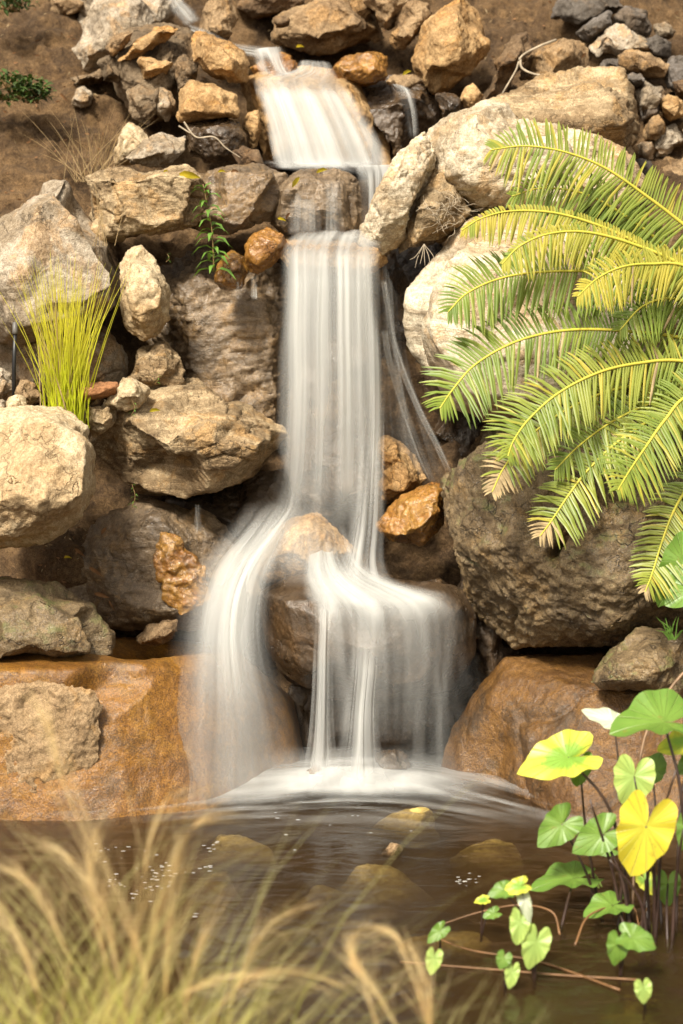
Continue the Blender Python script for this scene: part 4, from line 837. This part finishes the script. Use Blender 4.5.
def taro_leaf(parent, px, py, Y, L, ang, beta, mat, base=None, yaw=0.0, wide=1.0, cup=.18, seed=0, bend=None, label=None, dark='stalk', r0=.0042):
    """leaf attached at pixel (px,py), L = length in pixels from stalk to tip, ang = direction of the tip in the picture, beta = how far the blade lies flat"""
    c = P(px, py, Y); sc = FPX / (c.y - CAMY); Lm = L / sc; r = random.Random(seed)
    N = Vector((math.sin(yaw) * math.cos(beta), -math.cos(yaw) * math.cos(beta), math.sin(beta))).normalized()
    U = Vector((0, 0, 1)).cross(N).normalized(); U = Vector((1, 0, 0)) - N * N.x; U.normalize(); Vv = N.cross(U)
    a = R(ang); T = U * math.cos(a) + Vv * math.sin(a); Sd = N.cross(T)
    v = [c]; uv = [(0, 0)]; f = []; nr, na = 6, 44; m_uv = []
    for i in range(1, nr + 1):
        q = i / nr
        for k in range(na):
            th = -math.pi + 2 * math.pi * k / na + 1e-3
            rr = np.interp(abs(math.degrees(th)), *PROF) * Lm * q
            rr *= 1 + .03 * math.sin(th * 9 + seed) * q
            x = math.cos(th) * rr; y = math.sin(th) * rr * wide
            h = cup * (abs(y) ** 1.3) / Lm ** .3 - .22 * max(0, x) ** 2 / Lm + .05 * Lm * math.sin(th * 7 + seed) * q ** 2 + .03 * Lm * math.sin(th * 3 + seed * 2) * q
            v.append(c + T * x + Sd * y + N * h); uv.append((abs(th) / math.pi, q))
    for k in range(na):
        if k == na - 1: continue       # the notch stays open
        f.append((0, 1 + k, 1 + k + 1))
    for i in range(nr - 1):
        for k in range(na - 1):
            b = 1 + i * na + k; f.append((b, b + na, b + na + 1, b + 1))
    mb = MB(); mb.v = v; mb.f = f; mb.uv = uv; mb.m = [0] * len(f)
    o = mb.build('leaf', M[mat], parent)
    if label: o['label'] = label
    if base is not None:
        b3 = base if isinstance(base, Vector) else W(*base)
        mid = bend if isinstance(bend, Vector) else (P(bend[0], bend[1], (Y + b3.y) / 2) if bend else (c * .5 + b3 * .5 + Vector(((b3.x - c.x) * .18, 0, abs(c.z - b3.z) * .10))))
        pts = catmull([c - N * .001, mid, b3 + Vector((0, 0, -.03))], 14)
        sb = MB(); sb.tube(pts, r0 * .6, r0 * 1.25, 7, 0); s_ = sb.build('stalk', M[dark], None, origin=parent.location); s_.parent = o; s_.location = (0, 0, 0)
    return o
t1 = empty('taro_plant', W(636, 922), label='large taro clump with dark stalks rising from the water at the right', cat='taro', group='taro plants in the pool')
YB = water_Y(920)
taro_leaf(t1, 568, 757, YB + .05, 54, 196, .95, 't_var', (633, 922), cup=.25, seed=1, bend=(612, 815), label='yellow-green leaf stretched left', r0=.0055)
taro_leaf(t1, 614, 722, YB + .12, 36, 150, .75, 't_back', (628, 918), seed=2, wide=.6, label='leaf showing its whitish underside', bend=(622, 800))
taro_leaf(t1, 664, 722, YB + .02, 56, 184, 1.33, 't_green', (690, 930), seed=3, wide=1.55, cup=.3, bend=(682, 800), label='broad dark green top leaf', r0=.006)
taro_leaf(t1, 580, 764, YB + .10, 24, 262, .3, 't_green', (600, 905), seed=4, bend=(586, 830))
taro_leaf(t1, 634, 776, YB - .02, 36, 262, .2, 't_pale', (650, 930), seed=5, wide=1.1, label='pale green heart leaf')
taro_leaf(t1, 646, 826, YB - .22, 58, 256, .08, 't_yel', (655, 935), seed=6, wide=.95, cup=.10, label='large bright yellow heart leaf with brown spots', r0=.006)
taro_leaf(t1, 562, 824, YB + .05, 34, 222, .4, 't_green', (603, 912), seed=7, bend=(585, 870))
taro_leaf(t1, 603, 834, YB - .02, 36, 210, .5, 't_green', (632, 928), seed=8, bend=(622, 880), r0=.006)
taro_leaf(t1, 574, 878, YB + .12, 46, 190, 1.45, 't_green', (560, 925), seed=9, wide=1.2, bend=(568, 900))
taro_leaf(t1, 612, 905, YB - .05, 32, 200, 1.3, 't_green', (628, 938), seed=15, wide=1.2)
taro_leaf(t1, 645, 880, YB + .10, 18, 300, .6, 't_var', (648, 920), seed=25)
taro_leaf(t1, 668, 884, YB - .02, 24, 268, .2, 't_green', (668, 942), seed=26, label=None)
taro_leaf(t1, 690, 826, YB - .05, 26, 250, .4, 't_green', (692, 940), seed=27)
taro_leaf(t1, 690, 742, YB + .15, 34, 190, .8, 't_var', (676, 925), seed=28)
taro_leaf(t1, 700, 755, YB + .15, 30, 220, .6, 't_green', (684, 925), seed=29)
taro_leaf(t1, 610, 850, YB + .2, 14, 190, .6, 't_green', (616, 910), seed=30, r0=.0025)
taro_leaf(t1, 596, 880, YB + .2, 16, 120, .3, 't_pale', (590, 905), seed=31, wide=.35, r0=.002)
taro_leaf(t1, 652, 770, YB + .2, 26, 60, .8, 't_green', (662, 925), seed=32)
# bare stalks and runners of the clump
for pts in ([(640, 935), (652, 850), (676, 770)], [(655, 938), (660, 860), (662, 800)], [(672, 940), (676, 880), (683, 830)], [(625, 925), (612, 870), (590, 800)], [(618, 925), (622, 880), (624, 850)],
            [(648, 940), (640, 900), (610, 860)]):
    b0 = W(*pts[0]); q = MB(); q.tube(catmull([b0 - Vector((0, 0, .03)), P(*pts[1], b0.y + .02), P(*pts[2], b0.y)], 12), .006, .003, 7); q.build('stalk', M['stalk'], t1)
for pts, m_ in (([(560, 935), (552, 912), (520, 905), (480, 912), (440, 925)], 'stalk_brown'), ([(640, 925), (650, 905), (672, 895), (700, 900)], 'stalk_brown'), ([(575, 945), (590, 915), (630, 905), (640, 930)], 'stalk_brown'), ([(640, 980), (560, 975), (500, 970), (400, 962)], 'stalk_brown'), ([(620, 990), (540, 962), (470, 950), (430, 935)], 'stalk_brown')):
    q = MB(); arr = []
    for i, (x, y) in enumerate(pts):
        z = [.0, .05, .07, .04, .005][i] if len(pts) == 5 else ([0, .05, .05, .0][i] if y < 950 else .006)
        arr.append(W(x, y, z))
    q.tube(catmull(arr, 24), .0035, .0022, 6); q.build('runner', M[m_], t1)
q = MB(); q.tube(catmull([P(700, 655, -1.2), P(665, 697, -1.25), P(640, 760, -1.35), W(632, 918)], 18), .005, .004, 7); q.build('cane', simple('bare_cane_brown', (.25, .15, .08), .5), t1)
def small_taro(bpx, bpy_, leaves, label):
    e = empty('taro_plant', W(bpx, bpy_), label=label, cat='taro', group='taro plants in the pool')
    for (x, y, L, ang, be, m_, wd) in leaves:
        taro_leaf(e, x, y, water_Y(bpy_) - .035, L * .9, ang, be, m_, (bpx, bpy_), seed=int(x), wide=wd, r0=.0028)
small_taro(535, 978, [(536, 942, 34, 256, .15, 't_pale', .9), (520, 922, 28, 262, .3, 't_pale', .8), (524, 900, 28, 285, .3, 't_back', .5), (520, 886, 20, 200, .8, 't_var', 1), (505, 890, 20, 195, .9, 't_green', 1.1)], 'taro sprout with a bright heart leaf facing the viewer left of the big clump')
small_taro(505, 985, [(504, 958, 14, 250, .4, 't_green', 1.2), (512, 972, 20, 262, .3, 't_pale', .8)], 'tiny taro sprout with two leaves lowest left of the heart-leaf sprout')
small_taro(620, 975, [(618, 944, 26, 262, .2, 't_green', .95), (632, 938, 30, 340, .9, 't_green', 1.1)], 'taro sprout with one hanging and one flat leaf below the big clump')
small_taro(645, 1008, [(643, 988, 19, 275, .2, 't_pale', 1.0)], 'single small lime leaf nearest the bottom right corner')
small_taro(433, 985, [(434, 958, 20, 258, .3, 't_pale', .9)], 'single lobed lime leaf farthest left in the pool')
small_taro(440, 952, [(440, 931, 20, 222, .6, 't_green', .8)], 'single oval green leaf above the lobed lime leaf')
small_taro(481, 932, [(484, 900, 12, 190, 1.0, 't_var', 1), (494, 913, 14, 200, .8, 't_green', 1)], 'minute taro sprout with two small leaves left of the arching runner')
# leafy plant at the right edge above
t2 = empty('leafy_plant', P(700, 650, -.5), label='broad-leaved green plant at the right edge below the cycad', cat='plant')
taro_leaf(t2, 684, 562, -.55, 52, 240, .35, 't_green', P(705, 650, -.5), seed=41, wide=.8)
taro_leaf(t2, 694, 590, -.6, 34, 205, .7, 't_green', P(705, 650, -.5), seed=42)
taro_leaf(t2, 690, 548, -.5, 30, 215, .4, 't_green', P(705, 650, -.5), seed=43, wide=.8)
q = MB(); rr = random.Random(4)
for k in range(14):
    b0 = P(672 + rr.uniform(-4, 4), 640, -.62); d = Vector((rr.uniform(-.05, .05), rr.uniform(-.04, .0), rr.uniform(.04, .1)))
    q.ribbon([b0, b0 + d * .6, b0 + d + Vector((d.x * .3, 0, -.01))], [.004, .004, .0006], Vector((1, .2, 0)), fold=.2)
o = q.build('grass_tuft', M['weed'], None, origin=P(672, 640, -.62)); props(o, 'tiny green grass tuft on the dark squat boulder', 'grass')

# ------------------------------------------------------------------ small plants
def tuft(name, base, n, hgt, spread, mat, label, seed, wid=.0035, dryfrac=0, lean=(0, 0), cat='grass', jitter=.03):
    r = random.Random(seed); e = empty(name, base, label=label, cat=cat)
    A = MB(); D = MB()
    for k in range(n):
        b0 = base + Vector((r.gauss(0, jitter), r.gauss(0, jitter * .7), 0)); h = hgt * (r.uniform(.35, 1) ** .8)
        a = r.gauss(0, spread) * (.75 if n > 200 else 1) + lean[0]; c = r.gauss(0, spread * .7) + lean[1]
        dirv = Vector((math.sin(a), math.sin(c) - .1, math.cos(a))).normalized(); bendv = Vector((math.sin(a) * .35, -.05, -.14 * abs(math.sin(a)) - .02)) * h
        pts = [b0 + dirv * h * t + bendv * t * t for t in (0, .2, .4, .6, .8, 1)]
        tgt = D if r.random() < dryfrac else A
        tgt.ribbon(pts, [wid, wid, wid * .85, wid * .7, wid * .5, wid * .12], Vector((1, r.uniform(-.6, .6), 0)), fold=.3)
    A.build('blades', M[mat], e)
    if D.v: D.build('dry_blades', M['grass_dry'], e)
    return e
tuft('grass_tuft', P(66, 428, .0), 280, .66, .16, 'grass_green', 'upright yellow-green grass tuft in front of the peaked grey boulder', 3, dryfrac=.10)
tuft('dry_grass', P(92, 182, 1.15), 46, .36, .38, 'grass_dry', 'sparse pale dry grass wisps on the soil above the long ledge', 5, wid=.0022, jitter=.05)
tuft('dry_grass', P(100, 246, .35), 10, .3, .2, 'grass_dry', 'a few dry stalks between the peaked boulder and the ledge', 6, wid=.002)
def weed(base, top, n, ll, label, seed, name='weed', mat='weed', sw=.003):
    r = random.Random(seed); e = empty(name, base, label=label, cat='plant')
    line = catmull([base, base.lerp(top, .5) + Vector((.012, -.01, 0)), top], 20)
    q = MB(); q.tube(line, sw, sw * .5, 6); q.build('stem', M['weedstem'], e)
    for k in range(n):
        t = (k + .6) / n; p = line[min(19, int(t * 19))]
        a = k * 2.4 + r.uniform(-.3, .3); l_ = ll * (1 - .35 * t) * r.uniform(.75, 1.1)
        d = Vector((math.cos(a), math.sin(a) * .6 - .35, .35 if t > .85 else .05)).normalized()
        pts = [p, p + d * l_ * .3 + Vector((0, 0, .12 * l_)), p + d * l_ * .65 + Vector((0, 0, .02 * l_)), p + d * l_ + Vector((0, 0, -.35 * l_))]
        m = MB(); m.ribbon(pts, [l_ * .08, l_ * .26, l_ * .24, .001], Vector((-d.y, d.x, .25)), fold=.25); m.build('leaf', M[mat], e)
weed(P(214, 272, .28), P(203, 184, .25), 34, .085, 'bright green leafy weed hanging in front of the brown ledge', 8)
weed(P(132, 508, .0), P(132, 484, .0), 9, .022, 'tiny green sprout below the overhanging boulder', 9, name='sprout', sw=.0015)
weed(P(131, 416, -.14), P(132, 400, -.14), 7, .02, 'tiny yellow-green sprout on the small blocky cream stone', 10, name='sprout', sw=.0012)
weed(P(155, 384, .26), P(156, 372, .26), 5, .02, 'tiny green sprout on the pyramid-shaped tan rock', 11, name='sprout', sw=.0012)
weed(P(166, 262, .36), P(167, 254, .36), 4, .018, 'tiny green sprout beside the upright cream stone', 12, name='sprout', sw=.0012)
def shrub(cx, cy_, Y, rx, rz, n, label, seed, leaf=.03):
    r = random.Random(seed); base = P(cx, cy_ + 10, Y + .05); e = empty('shrub', base, label=label, cat='shrub')
    fo = MB(); c = P(cx, cy_, Y); st = MB()
    for k in range(n):
        a = r.uniform(0, 6.28); q = r.random() ** .5; h = r.uniform(-.8, 1) * (1 - q * .5)
        p = c + Vector((math.cos(a) * q * rx, math.sin(a) * q * rx * .7 - .05, h * rz))
        d = Vector((r.gauss(0, 1), r.gauss(-.5, .8), r.gauss(.4, .7))).normalized(); l_ = leaf * r.uniform(.6, 1.2)
        fo.ribbon([p, p + d * l_ * .5, p + d * l_ + Vector((0, 0, -.2 * l_))], [l_ * .25, l_ * .6, l_ * .1], Vector((-d.y, d.x, .3)), fold=.2)
        if k % 12 == 0: st.tube([base + Vector((r.gauss(0, .02), 0, 0)), p], .003, .0015, 5)
    fo.build('foliage', M['cover'], e); st.build('stem', M['weedstem'], e)
shrub(8, 90, 1.45, .17, .09, 420, 'dark green creeping shrub on the soil at the left edge', 1)
shrub(34, 93, 1.4, .08, .05, 160, 'small dark green sprig right of the creeping shrub', 2)
shrub(12, 2, 1.9, .12, .07, 200, 'dark green shrub in the very top left corner', 3)
# moss patches / flecks on the round boulder are in its material
def leaf_obj(px, py, Y, L, ang, mat, label, seed, name='fallen_leaf'):
    r = random.Random(seed); c = P(px, py, Y); a = R(ang); d = Vector((math.cos(a), -.3, math.sin(a) * .8)).normalized()
    m = MB(); pts = [c - d * L * .5, c - d * L * .2 + Vector((0, -.004, .006)), c + d * L * .15 + Vector((0, -.004, .006)), c + d * L * .5]
    m.ribbon(pts, [L * .1, L * .38, L * .34, .001], Vector((0, -.5, .8)), fold=.3)
    o = m.build(name, M[mat], None, origin=c); props(o, label, 'leaf', 'fallen leaves on the rocks'); return o
FL = [(190, 176, .44, .085, -12, 'leaf_yel', 'long yellow fallen leaf on the edge of the ledge above the weed'),
      (296, 182, .50, .05, 60, 'leaf_yel', 'yellow-green fallen leaf standing on the middle step'),
      (322, 171, .62, .045, 20, 'leaf_yel', 'yellow fallen leaf at the foot of the upper waterfall'),
      (222, 172, .52, .03, 0, 'leaf_yel', 'little yellow leaf right of the long fallen one'),
      (166, 172, .50, .02, 10, 'leaf_yel', 'tiny yellow leaf fleck left of the long fallen one'),
      (407, 73, 1.24, .04, 30, 'leaf_yel', 'yellow leaf on the flat stone of the side trickle'),
      (282, 220, .45, .035, -20, 'leaf_yel', 'yellow leaf caught above the bright orange rock'),
      (288, 216, .45, .03, 60, 'leaf_brn', 'brown leaf caught beside the yellow one above the bright orange rock'),
      (300, 47, 1.6, .035, 0, 'leaf_yel', 'yellow leaf on the earth above the top stream'),
      (155, 411, -.2, .04, 10, 'leaf_yel', 'yellow leaf on top of the overhanging boulder'),
      (80, 553, -.05, .05, -40, 'leaf_brn', 'curled brown leaf topmost on the soil shelf'),
      (96, 572, -.08, .06, -35, 'leaf_brn', 'curled brown leaf in the middle of the soil shelf'),
      (102, 596, -.08, .06, -15, 'leaf_brn', 'curled brown leaf lying flat low on the soil shelf'),
      (112, 606, -.08, .05, -65, 'leaf_brn', 'upright curled brown leaf lowest on the soil shelf'),
      (104, 531, .0, .035, 60, 'leaf_brn', 'pale brown leaf by the soil shelf rim'),
      (68, 558, -.05, .03, 0, 'leaf_yel', 'yellow bit of leaf on the soil shelf'),
      (235, 172, .52, .03, 0, 'leaf_brn', 'brown leaf on the ledge left of the middle step'),
      (64, 98, 1.5, .05, -50, 'leaf_brn', 'pale brown leaf on the soil beside the small round grey stone'),
      (584, 56, 1.45, .03, 50, 'leaf_brn', 'orange-brown leaf on the blocky brown boulder')]
for i, a in enumerate(FL): leaf_obj(*a, i)
# litter on the soil
def litter():
    r = random.Random(9); m = MB()
    for k in range(650):
        px, py = r.uniform(-30, 720), r.uniform(-20, 110)
        if k % 3 == 0: px, py = r.uniform(-20, 130), r.uniform(0, 250)
        if k % 9 == 0: px, py = r.uniform(40, 120), r.uniform(520, 610)
        c = Vector(hill_fn(np.array([px]), np.array([py]))[0]) + Vector((0, -.008, .006)); L = r.uniform(.006, .026)
        d = Vector((r.gauss(0, 1), r.gauss(0, .6), r.gauss(0, .5))).normalized()
        m.ribbon([c - d * L * .5, c, c + d * L * .5], [L * .1, L * .4, .001], Vector((r.gauss(0, 1), -.5, .8)), r.choice((0, 0, 1)), fold=.3)
    o = m.build('leaf_litter', [M['leaf_brn'], simple('litter_straw', (.36, .26, .14), .8)]); props(o, 'scattered dead leaf and twig litter on the soil', 'litter', None, 'stuff')
litter()
# roots, twig, pipe
def strand(name, paths, mat, label, cat, r0, r1):
    m = MB(); first = None
    for p in paths:
        pts = [P(*q) for q in p]; first = first or pts[0]; m.tube(catmull(pts, 6 * len(pts)), r0, r1, 6)
    o = m.build(name, M[mat], None, origin=first); return props(o, label, cat)
strand('root', [[(556, 40, 1.48), (540, 46, 1.42), (522, 56, 1.38), (516, 70, 1.36), (508, 84, 1.34), (502, 94, 1.32)], [(520, 58, 1.38), (522, 68, 1.36), (534, 74, 1.34), (550, 76, 1.32), (565, 78, 1.30)]], 'root', 'pale bleached root draped over the blocky brown boulder', 'root', .006, .003)
strand('twig', [[(184, 122, 1.02), (196, 137, 1.0), (214, 137, .98), (226, 148, .98), (241, 158, 1.0)], [(179, 126, 1.02), (190, 133, 1.0)]], 'root', 'crooked dry twig across the dark damp rock', 'twig', .004, .002)
rr = random.Random(21); paths = []
for k in range(34):
    x, y = rr.uniform(432, 462), rr.uniform(200, 224); a = rr.uniform(0, 6.28); c_ = []
    for j in range(5):
        c_.append((x, y, .40 + rr.uniform(-.03, .02))); a += rr.uniform(-.9, .9); x += 6 * math.cos(a); y += 5 * math.sin(a)
    paths.append(c_)
strand('rootlets', paths, 'root', 'nest of fine pale dry rootlets right of the slanting rock', 'root', .0013, .0008)
paths = [[(424, 244, .40), (416 + k * 3 + rr.uniform(-3, 3), 256, .38), (410 + k * 5, 262 + rr.uniform(-3, 8), .37)] for k in range(6)]
strand('rootlets', paths, 'root', 'small spray of rootlets hanging under the slanting rock', 'root', .0014, .0008)
pe = empty('irrigation_pipe', P(14, 404, .06), label='thin black irrigation riser standing left of the grass tuft', cat='pipe')
q = MB(); q.tube([P(14, 404, .06), P(14, 365, .06), P(15, 332, .06)], .0075, .0075, 10); q.build('pipe', M['pipe'], pe)
q = MB(); q.tube([P(15, 334, .06), P(15, 331, .06), P(15, 322, .06)], .011, .009, 10); q.build('cap', M['pipe_cap'], pe)

# ------------------------------------------------------------------ foreground feather grass (out of focus)
def feather(base_px, Yd, n, htop, leanx, spread, label, seed, plumes, name='feather_grass', zb=.15, curl=.5, jit=.10):
    """grass clump on the near bank; htop = blade length in m; plumes = list of pixel polylines of seed heads"""
    r = random.Random(seed); b = P(base_px, 1100, Yd); b.z = zb
    e = empty(name, b, label=label, cat='grass', group='feather grass on the near bank')
    A = MB()
    for k in range(n):
        b0 = b + Vector((r.gauss(0, jit), r.gauss(0, jit), 0)); h = htop * (.36 + .64 * r.random() ** 2.2)
        a = r.gauss(leanx, spread * .8); c = r.gauss(0, .15)
        d = Vector((math.sin(a), math.sin(c), math.cos(a))).normalized(); cv = Vector((math.copysign(curl, a) * r.uniform(.2, 1), r.gauss(0, .1), -.30 * r.random())) * h * .6
        pts = [b0 + d * h * t + cv * t * t * t for t in (0, .2, .4, .6, .8, 1)]
        w0 = r.uniform(.0009, .0024); A.ribbon(pts, [w0, w0, w0 * .9, w0 * .7, w0 * .5, w0 * .1], Vector((1, r.uniform(-.5, .5), 0)), 0 if r.random() < .84 else 1, fold=.2)
    A.build('blades', [M['feather_green'], M['feather_gold']], e)
    for pl in plumes:
        Q = MB(); line = catmull([P(x, y, Yd + (i * .03)) for i, (x, y) in enumerate(pl)], 24)
        Q.tube([b] + line[:6], .0011, .0008, 5)
        for k in range(40):
            i0 = r.randrange(0, 14); ln = r.randrange(8, 11); off = Vector((r.gauss(0, .009), r.gauss(0, .012), r.gauss(0, .007))); g2 = r.uniform(.8, 5.0)
            pts = [line[min(23, i0 + j)] + off * (g2 * j / 8) for j in range(0, ln, 2)]
            Q.ribbon(pts, [.0010] * (len(pts) - 1) + [.0003], Vector((.7, .4, .7)), 0)
        Q.build('seed_head', M['feather_gold'], e)
feather(20, -3.9, 620, .90, .02, .40, 'thick blurred clump of golden feather grass in the bottom left corner', 1,
        [[(150, 1000), (130, 930), (70, 800), (45, 720), (28, 690), (14, 660)], [(70, 960), (40, 900), (10, 870), (-30, 860)], [(120, 980), (100, 900), (60, 850), (10, 835)], [(40, 1000), (20, 940), (-10, 905), (-40, 900)]], curl=.7, jit=.16)
feather(125, -3.8, 290, .92, .04, .36, 'blurred feather grass clump with green blades, second from the left corner', 2,
        [[(125, 1000), (140, 900), (150, 840), (170, 800), (215, 785)], [(140, 1000), (165, 880), (190, 830), (220, 812), (260, 812)], [(105, 960), (90, 880), (95, 830), (120, 790)]], jit=.11)
feather(195, -3.7, 120, .66, .10, .34, 'thin blurred feather grass clump with reddish spikes, third from the left corner', 3,
        [[(185, 1010), (195, 960), (215, 915), (238, 872)], [(165, 1000), (172, 900), (182, 850), (200, 820)], [(235, 990), (262, 935), (300, 905), (330, 900)]], jit=.09)
feather(265, -3.75, 180, .42, .5, .50, 'low blurred feather grass clump bending right along the bottom edge', 4,
        [[(215, 1010), (255, 975), (310, 975), (350, 990), (385, 1012)], [(180, 995), (230, 975), (290, 982)]], jit=.1)
feather(415, -3.8, 200, .52, .0, .30, 'arching feather grass clump with looped seed heads at the bottom centre', 5,
        [[(400, 1030), (370, 985), (350, 945), (372, 925), (400, 935)], [(430, 1030), (415, 985), (395, 935), (368, 932), (352, 952)], [(430, 1040), (428, 990), (412, 950), (392, 932)], [(380, 1040), (366, 990), (352, 962), (362, 940), (388, 930)]], jit=.05)
feather(470, -3.8, 60, .46, .1, .3, 'sparse small feather grass clump right of the looped one', 6, [], jit=.06)
